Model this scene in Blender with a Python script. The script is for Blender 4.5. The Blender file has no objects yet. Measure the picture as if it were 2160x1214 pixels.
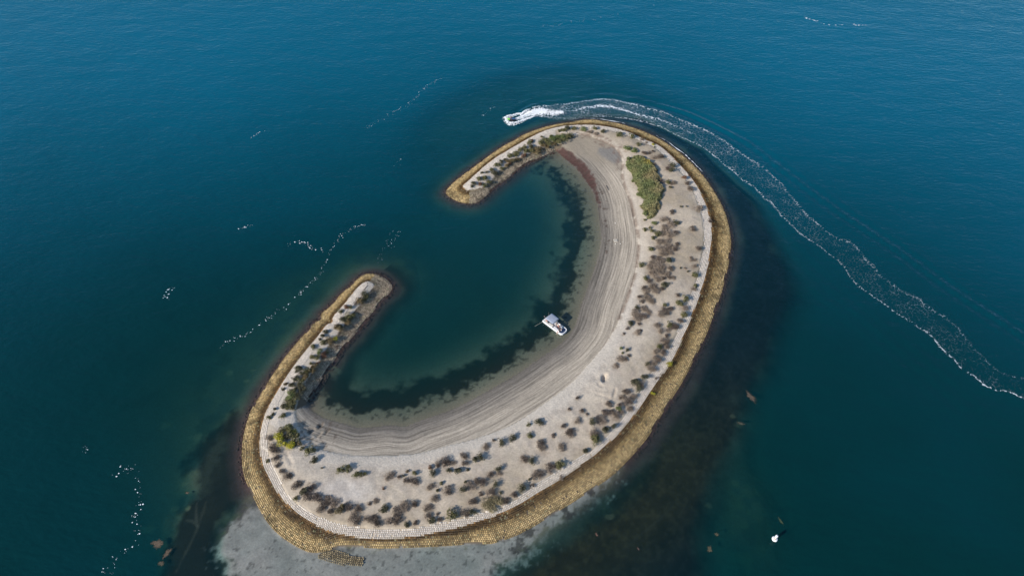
import bpy, bmesh, math, random
import numpy as np
from mathutils import Vector, Matrix

scene = bpy.context.scene
C = scene.collection
RNG = np.random.default_rng(7)
random.seed(7)

# ------------------------------------------------------------------ camera, sky, sun, exposure
CAM_H, PITCH, FPX = 140.0, math.radians(49.0), 1488.0
cam_d = bpy.data.cameras.new('camera')
cam = bpy.data.objects.new('camera', cam_d)
C.objects.link(cam)
cam.location = (0, 0, CAM_H)
cam.rotation_euler = (math.radians(90) - PITCH, 0, 0)
cam_d.sensor_width = 36.0
cam_d.lens = 36.0 * FPX / 2160.0
cam_d.clip_start = 1.0
cam_d.clip_end = 20000.0
scene.camera = cam

SUN_ELEV = math.radians(29.0)
SHADOW_AZ = math.radians(32.7)                 # direction the shadows fall, from +x towards +y
world = bpy.data.worlds.new('World')
scene.world = world
world.use_nodes = True
wn = world.node_tree.nodes
sky = wn.new('ShaderNodeTexSky')
sky.sky_type = 'NISHITA'
sky.sun_disc = False
sky.sun_elevation = SUN_ELEV
sunvec = Vector((-math.cos(SHADOW_AZ), -math.sin(SHADOW_AZ), 0))
sky.sun_rotation = math.atan2(sunvec.x, sunvec.y)
sky.altitude = 600
sky.air_density = 1.0
sky.dust_density = 0.1
sky.ozone_density = 3.0
bg = wn['Background']
bg.inputs['Strength'].default_value = 0.12
world.node_tree.links.new(sky.outputs[0], bg.inputs[0])

sun_d = bpy.data.lights.new('sun', 'SUN')
sun_d.energy = 4.2
sun_d.angle = math.radians(0.53)
sun_d.color = (1.0, 0.93, 0.84)
sun = bpy.data.objects.new('sun', sun_d)
C.objects.link(sun)
sdir = Vector((math.cos(SHADOW_AZ) * math.cos(SUN_ELEV), math.sin(SHADOW_AZ) * math.cos(SUN_ELEV), -math.sin(SUN_ELEV)))
sun.rotation_euler = sdir.to_track_quat('-Z', 'Y').to_euler()
sun.location = (-80, -20, 120)

vs = scene.view_settings
vs.view_transform = 'Standard'
vs.look = 'None'
vs.exposure = 0.42
vs.gamma = 1.0
vs.use_curve_mapping = False

# ------------------------------------------------------------------ helpers
def up(u, v, z=0.0):
    """pixel of the photograph (2160 wide) -> point at height z"""
    x = (u - 1080) / FPX
    y = (607 - v) / FPX
    d = Vector((x, math.cos(PITCH) + y * math.sin(PITCH), -math.sin(PITCH) + y * math.cos(PITCH)))
    s = (z - CAM_H) / d.z
    return Vector((d.x * s, d.y * s, z))

def upl(pts, z=0.0):
    return np.array([up(p[0], p[1], z)[:2] for p in pts])

def mpp(u, v):
    """metres per photograph pixel at that spot of the ground"""
    p = up(u, v)
    return math.sqrt(p.x ** 2 + p.y ** 2 + CAM_H ** 2) / math.sqrt(FPX ** 2 + (u - 1080) ** 2 + (v - 607) ** 2)

def resample(P, step=None, n=None, smooth=True):
    P = np.asarray(P, float)
    if smooth and len(P) > 2:                      # Catmull-Rom
        Q = [P[0]]
        E = np.vstack([2 * P[0] - P[1], P, 2 * P[-1] - P[-2]])
        for i in range(1, len(E) - 2):
            for t in np.linspace(0, 1, 9)[1:]:
                a, b, c, d = E[i - 1], E[i], E[i + 1], E[i + 2]
                Q.append(0.5 * (2 * b + (c - a) * t + (2 * a - 5 * b + 4 * c - d) * t * t + (3 * b - a - 3 * c + d) * t ** 3))
        P = np.array(Q)
    L = np.r_[0, np.cumsum(np.linalg.norm(np.diff(P, axis=0), axis=1))]
    if n is None:
        n = max(2, int(L[-1] / step) + 1)
    s = np.linspace(0, L[-1], n)
    return np.stack([np.interp(s, L, P[:, 0]), np.interp(s, L, P[:, 1])], 1)

TAB = RNG.random((256, 256))
def vnoise(x, y, s=0):
    xi = np.floor(x).astype(int)
    yi = np.floor(y).astype(int)
    fx = x - xi
    fy = y - yi
    fx = fx * fx * (3 - 2 * fx)
    fy = fy * fy * (3 - 2 * fy)
    def h(a, b):
        return TAB[(a + 57 * s) & 255, (b + 131 * s + 17) & 255]
    return (h(xi, yi) * (1 - fx) + h(xi + 1, yi) * fx) * (1 - fy) + (h(xi, yi + 1) * (1 - fx) + h(xi + 1, yi + 1) * fx) * fy

def fbm(x, y, sc, oct=4, s=0):
    r = 0
    a = 0.5
    tot = 0
    for o in range(oct):
        r = r + a * vnoise(x * sc + 13.7 * o, y * sc - 7.3 * o, s + o)
        tot += a
        a *= 0.5
        sc *= 2.03
    return r / tot

def sst(a, b, x):
    t = np.clip((x - a) / (b - a), 0, 1)
    return t * t * (3 - 2 * t)

def poly_dist(X, Y, P):
    d2 = np.full(X.shape, 1e12)
    for i in range(len(P) - 1):
        ax, ay = P[i]
        bx, by = P[i + 1] - P[i]
        l2 = bx * bx + by * by + 1e-9
        t = np.clip(((X - ax) * bx + (Y - ay) * by) / l2, 0, 1)
        d2 = np.minimum(d2, (X - ax - t * bx) ** 2 + (Y - ay - t * by) ** 2)
    return np.sqrt(d2)

def inside(X, Y, P):
    r = np.zeros(X.shape, bool)
    Q = np.vstack([P, P[:1]])
    for i in range(len(Q) - 1):
        x0, y0 = Q[i]
        x1, y1 = Q[i + 1]
        if y0 == y1:
            continue
        m = ((y0 > Y) != (y1 > Y)) & (X < (x1 - x0) * (Y - y0) / (y1 - y0) + x0)
        r ^= m
    return r

def sdf(X, Y, P):
    d = poly_dist(X, Y, np.vstack([P, P[:1]]))
    return np.where(inside(X, Y, P), d, -d)

def make_mesh(name, V, F, smooth=True):
    me = bpy.data.meshes.new(name)
    V = np.asarray(V, np.float32)
    F = np.asarray(F, np.int32)
    k = F.shape[1]
    me.vertices.add(len(V))
    me.vertices.foreach_set('co', V.ravel())
    me.loops.add(F.size)
    me.loops.foreach_set('vertex_index', F.ravel())
    me.polygons.add(len(F))
    me.polygons.foreach_set('loop_start', np.arange(0, F.size, k, dtype=np.int32))
    me.polygons.foreach_set('use_smooth', np.full(len(F), smooth))
    me.update(calc_edges=True)
    return me

def add_col(me, col, name='col'):
    a = me.attributes.new(name, 'FLOAT_COLOR', 'POINT')
    c = np.ones((len(col), 4), np.float32)
    c[:, :3] = col
    a.data.foreach_set('color', c.ravel())

def add_f(me, name, v):
    a = me.attributes.new(name, 'FLOAT', 'POINT')
    a.data.foreach_set('value', np.asarray(v, np.float32))

def link(name, me, mat=None, parent=None, loc=None):
    o = bpy.data.objects.new(name, me)
    C.objects.link(o)
    if mat is not None and me is not None:
        if len(me.materials) == 0:
            me.materials.append(mat)
    if parent is not None:
        o.parent = parent
    if loc is not None:
        o.location = loc
    return o

def tag(o, label=None, cat=None, group=None, kind=None):
    if label: o['label'] = label
    if cat: o['category'] = cat
    if group: o['group'] = group
    if kind: o['kind'] = kind
    return o

def empty(name, loc=(0, 0, 0), rz=0.0):
    o = bpy.data.objects.new(name, None)
    C.objects.link(o)
    o.location = loc
    o.rotation_euler = (0, 0, rz)
    o.empty_display_size = 0.2
    return o

class Mat:
    def __init__(s, name):
        s.m = bpy.data.materials.new(name)
        s.m.use_nodes = True
        s.n = s.m.node_tree.nodes
        s.l = s.m.node_tree.links
        s.b = s.n['Principled BSDF']
        s.out = s.n['Material Output']
    def new(s, t, **kw):
        n = s.n.new('ShaderNode' + t)
        for k, v in kw.items():
            setattr(n, k, v)
        return n
    def ln(s, a, b):
        s.l.new(a, b)
    def math(s, op, a, b=None, c=None, clamp=False):
        n = s.new('Math', operation=op)
        n.use_clamp = clamp
        for i, x in enumerate((a, b, c)):
            if x is None: continue
            if isinstance(x, (int, float)): n.inputs[i].default_value = x
            else: s.ln(x, n.inputs[i])
        return n.outputs[0]
    def attr(s, name):
        return s.new('Attribute', attribute_name=name)
    def noise(s, scale, detail=4, rough=0.55, vec=None, dist=0.0):
        n = s.new('TexNoise')
        n.inputs['Scale'].default_value = scale
        n.inputs['Detail'].default_value = detail
        n.inputs['Roughness'].default_value = rough
        n.inputs['Distortion'].default_value = dist
        if vec is not None: s.ln(vec, n.inputs['Vector'])
        return n
    def pos(s):
        return s.new('NewGeometry').outputs['Position']
    def mul(s, col, fac):
        n = s.new('VectorMath', operation='SCALE')
        s.ln(col, n.inputs[0])
        s.ln(fac, n.inputs['Scale'])
        return n.outputs[0]
    def rng(s, v, a, b, c, d):
        n = s.new('MapRange')
        s.ln(v, n.inputs[0])
        for i, x in zip((1, 2, 3, 4), (a, b, c, d)):
            n.inputs[i].default_value = x
        return n.outputs[0]

def simple_mat(name, col, rough=0.6, var=0.12, scale=6.0, metal=0.0, obj=False, spec=0.3):
    m = Mat(name)
    tc = m.new('TexCoord')
    nz = m.noise(scale, 3, vec=tc.outputs['Object'])
    f = m.rng(nz.outputs['Fac'], 0.3, 0.7, 1 - var, 1 + var)
    c = m.new('RGB')
    c.outputs[0].default_value = (*col, 1)
    m.ln(m.mul(c.outputs[0], f), m.b.inputs['Base Color'])
    m.b.inputs['Roughness'].default_value = rough
    m.b.inputs['Metallic'].default_value = metal
    m.b.inputs['Specular IOR Level'].default_value = spec
    return m.m

# ------------------------------------------------------------------ traced outlines (photograph pixels)
T_IN_U = [(1171, 316), (1160, 322), (1136, 333), (1113, 343), (1091, 358), (1067, 378), (1042, 396), (1024, 413), (1007, 426)]
T_OUT = [(989, 429), (969, 425), (951, 416), (941, 405), (956, 387), (973, 373), (993, 358), (1016, 341), (1038, 325), (1060, 310), (1085, 296),
         (1107, 284), (1131, 274.5), (1156, 267), (1180, 262), (1205, 258), (1222, 255), (1245, 253), (1274, 256), (1299, 260), (1319, 265),
         (1339, 271), (1359, 278.5), (1378.5, 287.5), (1400, 299), (1422, 314), (1444, 331), (1461.6, 348), (1477, 364.6), (1491, 382),
         (1503, 400), (1515, 420), (1525, 440), (1532, 459.5), (1537, 480), (1540, 498), (1541, 515), (1538, 539), (1535, 561), (1529, 584.5),
         (1524, 606), (1517, 628), (1509, 648), (1501, 673), (1490, 702), (1477, 729), (1465, 753), (1452, 779), (1438, 805), (1423, 829),
         (1408, 852), (1393, 876), (1378, 899.5), (1366, 920), (1335, 957), (1300, 993), (1278, 1011), (1247, 1031), (1218, 1051), (1189, 1069),
         (1162, 1084.5), (1136, 1102), (1111, 1116), (1084.5, 1129), (1055, 1139), (1034, 1145), (1000, 1144), (957, 1148), (903, 1151), (850, 1153),
         (796, 1154), (742, 1151), (712, 1152), (690, 1160), (656, 1163), (624, 1149), (592, 1127.7), (570, 1106), (554, 1082), (541, 1058), (530, 1034),
         (519, 1012), (513, 985), (511.5, 952), (514.5, 922), (520.5, 895), (529.5, 868), (538, 853), (557, 822), (579, 787), (601, 755),
         (621, 730.5), (638, 711), (653, 694.6), (665.5, 679), (678, 675), (677, 664), (690, 651.4), (705, 636.6), (722, 619), (739.6, 603),
         (757, 587), (772, 578.5)]
T_IN_L = [(791.5, 578.5), (811, 587), (826, 602), (823.6, 614), (804, 634), (784, 659), (762, 686), (742, 711), (722, 733), (705, 757.6),
          (688, 782), (673, 807), (658, 829), (645, 848)]
I_LINE = [(653, 858), (662, 868), (684, 881.5), (708, 889), (732, 895), (756, 903), (780, 901), (825, 896.5), (855, 899.5), (880, 889), (938, 869),
          (980, 850.5), (1040, 818), (1095, 786), (1141, 753.6), (1183, 724), (1212, 689), (1226, 643), (1243, 597), (1259, 550.6), (1268, 504.5),
          (1263.5, 458), (1258, 425), (1247, 398), (1231, 375.7), (1211, 351), (1190, 334), (1178, 322)]
C_LINE = [(1209, 289), (1198, 298), (1178, 304.5), (1151, 311), (1127, 320), (1104.6, 329), (1078, 342), (1051, 362), (1035.6, 382), (1018, 395),
          (998, 400), (984.5, 401), (976, 393.5), (984.5, 384.6), (1004.5, 367), (1024.5, 349), (1044.5, 333.4), (1067, 320), (1089, 307),
          (1113.5, 293.4), (1140, 280), (1162, 272), (1187, 266.7), (1211, 264.5), (1233.5, 263.4), (1260, 264.5), (1293.5, 269.7), (1315, 275.6),
          (1335, 282.5), (1355, 292.4), (1376.5, 301), (1394, 310), (1412, 325), (1428, 341), (1444, 358.6), (1459.6, 376.4), (1471.5, 394),
          (1481, 414), (1489, 432), (1495, 451.6), (1500, 470), (1501.5, 489.5), (1500, 513), (1497, 535), (1494, 557), (1489, 580.5), (1484, 600),
          (1475.4, 622), (1468.5, 642), (1459.6, 663.6), (1454, 682), (1445, 702), (1433, 727.5), (1419.5, 757), (1404, 781), (1388, 802.6),
          (1372, 826), (1356, 850), (1338, 874), (1317, 898), (1300, 919), (1276, 940), (1247, 964.5), (1216, 987), (1187, 1007), (1151, 1029),
          (1118, 1049), (1087, 1067), (1055.6, 1082), (1027, 1093), (998, 1102), (958, 1113.5), (928, 1120), (887, 1129), (839, 1134),
          (782.5, 1136), (742, 1130), (702, 1122), (670, 1109), (640, 1090), (613, 1069), (592, 1047), (576, 1023), (565, 1001.5), (556, 984),
          (550.5, 964), (548, 937), (550.5, 910), (556.5, 883), (567, 857), (586.5, 822), (609, 787), (631, 757.6), (653, 730.5), (673, 706),
          (690, 684), (704, 680), (701, 671), (715, 654), (732, 634), (749.5, 612), (767, 596), (777, 593.4), (790, 601), (779, 617), (762, 639),
          (740, 666), (717, 698), (697, 723), (681, 750), (669, 772.5), (650, 797), (639, 822), (627, 846), (622, 870)]
P_LINE = [(625, 889), (633, 907), (648, 925), (672, 946), (708, 955), (750, 961), (810, 961), (879, 956.5), (944.5, 940), (989, 929), (1056, 907),
          (1100, 884), (1150, 850), (1200, 812.5), (1230, 781), (1253, 755), (1277, 725.5), (1293, 700), (1303, 681), (1317, 646), (1327, 620),
          (1336, 592), (1342, 565), (1346, 537), (1347, 513), (1344, 485.6), (1339, 462), (1329, 421), (1319, 397), (1312, 368), (1314, 344),
          (1308, 325), (1295, 310), (1268.7, 297), (1240, 286), (1222, 283)]
W_LINE = [(1160, 276), (1211, 269), (1250, 270), (1300, 277), (1340, 291), (1376, 308), (1400, 326), (1422, 349), (1438, 364.6), (1459.6, 396), (1469.5, 420),
          (1478, 447), (1484, 474), (1485, 499), (1484, 521), (1479, 545), (1474.4, 568.6), (1468.5, 592), (1459.6, 614), (1450, 640), (1440, 672),
          (1427, 702), (1413.6, 727.5), (1396, 755), (1374, 783), (1356, 814.5), (1336, 850), (1319, 872), (1300, 898), (1273.5, 924.5),
          (1242, 951), (1207, 971), (1180, 989), (1149, 1007), (1118, 1027), (1087, 1051), (1060, 1067), (1033, 1075.7), (1011, 1080),
          (971, 1091), (930, 1100), (876.5, 1111.6), (823, 1114), (769, 1111.6), (723, 1103.5), (686, 1093), (653.6, 1077), (627, 1060.6),
          (605, 1039), (592, 1015), (584, 996), (570, 967), (564, 940), (562.5, 910), (569, 883), (580, 858)]
ZU = 1.1
t_in_u = resample(upl(T_IN_U + T_OUT[:1]), 1.0)
t_out = resample(upl(T_OUT + T_IN_L[:1]), 1.0)
t_in_l = resample(upl(T_IN_L), 1.0)
i_line = resample(upl(I_LINE), 1.0)
c_line = resample(upl(C_LINE, ZU), 1.0)
p_line = resample(upl(P_LINE, ZU), 1.0)
w_line = resample(upl(W_LINE, 1.7), 1.0)
L_POLY = np.vstack([t_in_u, t_out[1:], t_in_l[1:], i_line])
U_POLY = np.vstack([c_line, p_line])
T_ALL = np.vstack([t_in_u, t_out[1:], t_in_l[1:]])

# ------------------------------------------------------------------ coarse distance fields on a stretched grid
def axis(lo, hi, step, mlo, mhi, mstep, far):
    core = np.arange(lo, hi + 1e-6, step)
    a = np.arange(lo - mstep, mlo - 1e-6, -mstep)[::-1]
    b = np.arange(core[-1] + mstep, mhi + 1e-6, mstep)
    g = mstep * 1.6 ** np.arange(1, 40)
    ga = a[0] - np.cumsum(g)
    gb = b[-1] + np.cumsum(g)
    ga = ga[ga > -far][::-1]
    gb = gb[gb < far]
    return np.r_[ga, a, core, b, gb]

CX = axis(-72, 72, 0.6, -216, 216, 2.0, 6000)
CY = axis(44, 204, 0.6, 20, 300, 2.0, 6000)
GX, GY = np.meshgrid(CX, CY)
S_POLY = upl([(556, 1040), (520, 1045), (492, 1075), (466, 1120), (455, 1165), (470, 1214), (440, 1330), (1010, 1330), (1050, 1214), (1095, 1180),
              (1160, 1125), (1230, 1060), (1290, 1015), (1310, 985), (1260, 1000), (1100, 1100), (900, 1130), (740, 1130), (640, 1110), (580, 1060)])
R_POLY = upl([(1040, 1230), (1100, 1190), (1180, 1120), (1260, 1055), (1310, 1000), (1400, 880), (1470, 740), (1535, 600), (1548, 500), (1520, 400), (1440, 310),
              (1350, 262), (1250, 240), (1350, 245), (1480, 310), (1600, 430), (1680, 560), (1700, 640), (1650, 760), (1585, 840), (1575, 920), (1530, 1010),
              (1520, 1090), (1500, 1170), (1510, 1330), (1000, 1330)])
G_POLY = upl([(405, 960), (450, 920), (495, 870), (525, 900), (520, 1010), (530, 1045), (492, 1070), (465, 1120), (455, 1165), (560, 1200), (580, 1330), (330, 1330),
              (340, 1214), (370, 1110), (400, 1030)])
RED_POLY = upl([(1166, 319), (1183, 315), (1205, 324), (1235, 347), (1254, 378), (1262, 410), (1268, 440), (1262, 430), (1250, 400), (1231, 376), (1211, 352), (1187, 336), (1163, 326)])
PUD_POLY = upl([(1262, 312), (1290, 312), (1312, 328), (1313, 342), (1298, 346), (1280, 335), (1260, 322)], 0.8)
fields = {
    'L': sdf(GX, GY, L_POLY), 'U': sdf(GX, GY, U_POLY), 'T': poly_dist(GX, GY, T_ALL), 'TO': poly_dist(GX, GY, t_out),
    'TI': np.minimum(poly_dist(GX, GY, t_in_u), poly_dist(GX, GY, t_in_l)), 'TL': poly_dist(GX, GY, t_in_l),
    'I': poly_dist(GX, GY, i_line), 'W': poly_dist(GX, GY, w_line), 'P': poly_dist(GX, GY, p_line), 'CL': poly_dist(GX, GY, c_line),
    'S': sdf(GX, GY, S_POLY), 'R': sdf(GX, GY, R_POLY), 'G': sdf(GX, GY, G_POLY), 'RED': sdf(GX, GY, RED_POLY), 'PUD': sdf(GX, GY, PUD_POLY),
    'C1': poly_dist(GX, GY, resample(upl([(1100, 236), (1133, 220), (1190, 211), (1256, 202), (1281, 201), (1341, 209), (1401, 224), (1449, 238), (1509, 265), (1560, 291), (1583, 304.6),
                                          (1661, 364.6), (1754, 434), (1823, 480), (1906, 535), (2007, 609), (2100, 669), (2200, 735)]), 2.0)),
    'C2': poly_dist(GX, GY, resample(upl([(1440, 318), (1523, 383), (1638, 498), (1717, 577), (1800, 650.5), (1915, 752), (2040, 860)]), 2.0)),
}
def bil(F, x, y, ax=CX, ay=CY):
    i = np.clip(np.searchsorted(ax, x) - 1, 0, len(ax) - 2)
    j = np.clip(np.searchsorted(ay, y) - 1, 0, len(ay) - 2)
    fx = np.clip((x - ax[i]) / (ax[i + 1] - ax[i]), 0, 1)
    fy = np.clip((y - ay[j]) / (ay[j + 1] - ay[j]), 0, 1)
    return (F[j, i] * (1 - fx) + F[j, i + 1] * fx) * (1 - fy) + (F[j + 1, i] * (1 - fx) + F[j + 1, i + 1] * fx) * fy

# ------------------------------------------------------------------ ground heights
FX = axis(-72, 72, 0.3, -216, 216, 1.2, 6000)
FY = axis(44, 204, 0.3, 24, 300, 1.2, 6000)
X, Y = np.meshgrid(FX, FY)
D = {k: bil(v, X.ravel(), Y.ravel()).reshape(X.shape) for k, v in fields.items()}
dL, dU = D['L'], D['U']

n_big = fbm(X, Y, 0.045, 4, 1)
n_mid = fbm(X, Y, 0.22, 4, 5)
n_fin = fbm(X, Y, 0.9, 3, 9)
profI = np.interp(D['I'], [0, 1.5, 4, 8, 14, 22, 40, 60, 200], [0, .12, .35, .8, 1.4, 1.85, 2.1, 4.0, 7.0])
profT = np.interp(D['T'], [0, 1, 2.5, 5, 10, 25, 60, 150, 400], [0, .35, .8, 1.5, 2.7, 4.2, 5.2, 6.0, 7.0])
depth = np.minimum(profI, profT) * (0.9 + 0.25 * (n_big - 0.5))
depth = depth * np.where(depth > 2.0, 1 + (0.85 * sst(120, 270, Y) - 0.14) * sst(2.2, 3.4, depth), 1.0)
mS = sst(-2.5, 2.0, D['S'] + (n_mid - 0.5) * 3)
depth = depth * (1 - mS) + np.minimum(depth, 0.10 + 0.22 * np.maximum(n_mid - 0.3, 0)) * mS
soft = 0.35 + 0.65 * sst(175, 130, Y)
mR = sst(-1, 1, (D['R'] + (n_big - 0.5) * 9 * soft) / (5.0 * soft))
depth = depth * (1 - mR) + np.minimum(depth, 0.35 + 0.25 * sst(60, 120, Y) + 0.4 * sst(8, 35, -dL)) * mR
mGd = sst(-3, 2, D['G'] + (n_mid - 0.5) * 5) * (1 - mS)
depth = depth * (1 - mGd) + np.minimum(depth, 0.55) * mGd
c0 = up(1575, 1090)
shoal = sst(13, 3, np.hypot((X - c0.x) * 1.25, (Y - c0.y) * 0.55) + (n_mid - 0.5) * 7) * (1 - mR)
depth = depth * (1 - 0.45 * shoal)
west = sst(26, 6, D['TO']) * sst(-15, -30, X) * (Y < 150)
depth = depth * (1 - 0.30 * west)
land = dL > 0
rr = np.clip(dL / (dL + np.maximum(-dU, 0) + 1e-6), 0, 1)         # 0 at the water's edge, 1 at the crest
zl = ZU * rr
zu = ZU + 0.75 * (1 - np.exp(-np.maximum(dU, 0) / 3.0)) + sst(0.5, 4, dU) * ((n_mid - 0.5) * 0.30 + (n_fin - 0.5) * 0.14)
in_w = inside(X, Y, np.vstack([w_line, p_line]))
band = (dU > 0) & ~in_w & (D['TO'] < 14) & (D['TI'] > 14)
zu = np.where(band, ZU + 0.13 * dU, zu + 0.10)                      # the plateau stands a little above the block band
Z = np.where(land, np.where(dU > 0, zu, zl), -depth)
EXN = upl([(1183, 309), (1212, 284), (1240, 280), (1335, 325), (1335, 440), (1190, 330)], 0.8)
EXW = upl([(622, 882), (640, 917), (700, 900), (674, 874), (652, 868)], 0.6)
beach_side = (D['I'] < D['T']) | inside(X, Y, EXN) | inside(X, Y, EXW)
Z += np.where(land & (dU < 0) & beach_side, (n_fin - 0.5) * 0.05, 0)

def groove(pts, dep, wid, z0, ridge=0.0):
    """a trench dug in the sand, spoil thrown up on one side"""
    global Z
    P = upl(pts, z0)
    lo, hi = P.min(0) - 4, P.max(0) + 4
    m = (X > lo[0]) & (X < hi[0]) & (Y > lo[1]) & (Y < hi[1])
    d = poly_dist(X[m], Y[m], P)
    Z[m] += -dep * np.exp(-(d / wid) ** 2) + ridge * np.exp(-((d - 2.0 * wid) / (1.2 * wid)) ** 2)

groove([(1276, 790), (1274, 799)], 0.9, 0.48, 2.1, 0.06)           # hole dug in the sand
groove([(1263, 806), (1265, 812), (1270, 813)], 0.16, 0.30, 2.1, 0.03)
groove([(1258, 829), (1275, 835), (1292, 841.5)], 0.08, 0.30, 2.1, 0.03)
groove([(1294, 836), (1298.5, 819)], 0.26, 0.28, 2.1, 0.02)
groove([(603, 954), (609, 965), (615, 975)], 0.2, 0.33, 2.1, 0.0)
groove([(652, 914), (661.5, 904)], 0.2, 0.25, 0.9, 0.04)
groove([(667, 921), (677, 910)], 0.22, 0.25, 0.9, 0.04)
groove([(685, 913), (692, 904)], 0.2, 0.25, 0.9, 0.04)
groove([(673, 897), (677, 892)], 0.4, 0.35, 0.8, 0.06)

def ground_z(x, y):
    x = np.atleast_1d(np.asarray(x, float))
    y = np.atleast_1d(np.asarray(y, float))
    return bil(Z, x, y, FX, FY)

def on_ground(u, v):
    z = 1.0
    for _ in range(6):
        p = up(u, v, z)
        z = float(ground_z(p.x, p.y)[0])
    return up(u, v, z)

# ------------------------------------------------------------------ where the shrubs stand
# x, y, size (pixels of an enlarged crop), kind; crop origin and scale per area
A_SPIT_U = [(450, 930, 45, 'k'), (435, 955, 28, 'k'), (500, 885, 45, 'o'), (530, 825, 32, 'k'), (570, 822, 32, 'k'), (555, 880, 58, 'o'), (590, 915, 52, 'o'), (510, 935, 40, 'r'), (550, 945, 52, 'o'),
            (635, 835, 66, 'k'), (615, 800, 36, 'o'), (670, 755, 56, 'o'), (710, 725, 38, 'k'), (715, 785, 38, 'o'), (750, 705, 42, 'k'), (790, 670, 52, 'o'), (790, 740, 30, 'r'), (760, 755, 34, 'b'),
            (780, 715, 50, 'b'), (850, 655, 62, 'o'), (815, 712, 48, 'b'), (860, 700, 44, 'b'), (890, 610, 52, 'o'), (925, 585, 42, 'o'), (945, 625, 62, 'o'), (975, 540, 52, 'o'), (985, 585, 48, 'k'),
            (920, 670, 46, 'r'), (985, 620, 52, 'o'), (1030, 625, 74, 'b'), (1060, 600, 60, 'b'), (1085, 540, 62, 'o'), (1120, 515, 72, 'o'), (1150, 545, 70, 'o'), (1190, 510, 72, 'g'), (1230, 520, 80, 'o'),
            (1270, 490, 74, 'g'), (1310, 500, 78, 'o'), (1350, 475, 70, 'o'), (1372, 490, 54, 'k'), (1200, 555, 60, 'b'), (1260, 535, 62, 'o'), (1110, 570, 55, 'b'), (1150, 580, 44, 'b'), (1300, 420, 52, 'o'), (1342, 410, 48, 'k'),
            (1260, 430, 30, 'o'), (1395, 410, 44, 'o'), (1490, 412, 58, 'g'), (1590, 405, 42, 'o'), (1550, 440, 44, 'd'), (1670, 435, 40, 'k'), (1610, 455, 40, 'd'), (1180, 478, 30, 'o'), (1090, 482, 22, 'b'), (1000, 522, 30, 'r')]
A_NORTH = [(290, 222, 96, 'o'), (415, 240, 66, 'o'), (110, 187, 34, 'o'), (490, 327, 54, 'o'), (550, 415, 54, 'm'), (600, 410, 46, 'm'), (648, 395, 36, 'm'), (730, 458, 88, 'm'), (800, 570, 74, 'm'),
           (850, 552, 70, 'k'), (838, 602, 62, 'k'), (655, 455, 54, 'd'), (645, 325, 34, 'y'), (662, 350, 24, 'o'), (365, 365, 84, 'g'), (440, 385, 84, 'g'), (400, 490, 92, 'g'), (382, 555, 56, 'g'), (500, 862, 74, 'g'),
           (560, 1060, 62, 'g'), (740, 715, 58, 'm'), (800, 725, 64, 'o'), (862, 732, 64, 'd'), (835, 776, 46, 'k'), (975, 680, 52, 'r'), (1012, 735, 56, 'm'), (1045, 795, 60, 'm'), (1030, 652, 28, 'r'),
           (1120, 1000, 80, 'd'), (945, 985, 28, 'k'), (1003, 980, 26, 'k'), (850, 1045, 52, 'm'), (650, 530, 44, 'd'), (525, 268, 34, 'd'), (575, 300, 40, 'd')]
A_EAST = [(555, 65, 40, 'o'), (560, 170, 62, 'o'), (630, 183, 46, 'o'), (608, 150, 42, 'o'), (688, 218, 78, 'o'), (655, 100, 62, 'g'), (645, 262, 56, 'o'), (618, 380, 76, 'o'), (890, 92, 86, 'k'), (890, 195, 56, 'm'),
          (905, 325, 50, 'm'), (872, 370, 70, 'm'), (1135, 378, 78, 'm'), (1068, 162, 66, 'm'), (825, 500, 82, 'k'), (640, 465, 56, 'm'), (520, 548, 64, 'o'), (560, 688, 64, 'o'), (1085, 655, 78, 'o'),
          (1048, 490, 36, 'd'), (1100, 490, 40, 'd'), (1048, 460, 30, 'd'), (1082, 552, 50, 'd'), (1015, 610, 30, 'k'), (935, 575, 28, 'k'), (990, 577, 26, 'd'), (1100, 770, 58, 'o'), (1082, 805, 56, 'd'),
          (985, 910, 78, 'o'), (930, 955, 82, 'o'), (980, 1005, 60, 'd'), (972, 1085, 68, 'o'), (935, 1140, 64, 'm'), (815, 1182, 76, 'o'), (905, 868, 46, 'm'), (780, 762, 92, 'k'), (737, 802, 50, 'm'),
          (765, 975, 54, 'o'), (502, 880, 52, 'm'), (518, 936, 46, 'm'), (476, 995, 60, 'k'), (405, 1170, 68, 'k'), (500, 1170, 38, 'm'), (835, 585, 56, 'm'), (820, 677, 48, 'm'), (757, 692, 50, 'm'), (862, 680, 42, 'd'),
          (1245, 75, 50, 'm'), (780, 60, 80, 'd'), (830, 120, 80, 'd'), (770, 160, 84, 'd'), (820, 215, 78, 'd'), (745, 215, 60, 'd'), (720, 300, 74, 'd'), (790, 290, 72, 'd'), (730, 370, 90, 'd'), (800, 350, 84, 'd'),
          (820, 410, 80, 'd'), (745, 425, 74, 'd'), (700, 480, 62, 'm'), (740, 500, 66, 'd'), (640, 520, 66, 'd'), (610, 560, 66, 'd'), (690, 545, 76, 'd'), (760, 570, 76, 'd'), (640, 620, 78, 'd'), (710, 620, 80, 'd'), (780, 640, 74, 'd'),
          (690, 690, 72, 'd'), (600, 720, 60, 'm'), (640, 770, 84, 'd'), (545, 790, 64, 'm'), (580, 820, 66, 'd'), (680, 820, 66, 'd'), (585, 895, 92, 'd'), (620, 930, 62, 'd'), (545, 1010, 66, 'd'), (460, 1050, 70, 'd'),
          (540, 1090, 84, 'm'), (470, 1110, 80, 'd'), (600, 1050, 56, 'd'), (770, 1020, 76, 'm'), (830, 1010, 60, 'm'), (740, 1070, 70, 'd'), (790, 1060, 54, 'm'), (695, 1185, 60, 'd'), (870, 1190, 60, 'd')]
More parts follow.
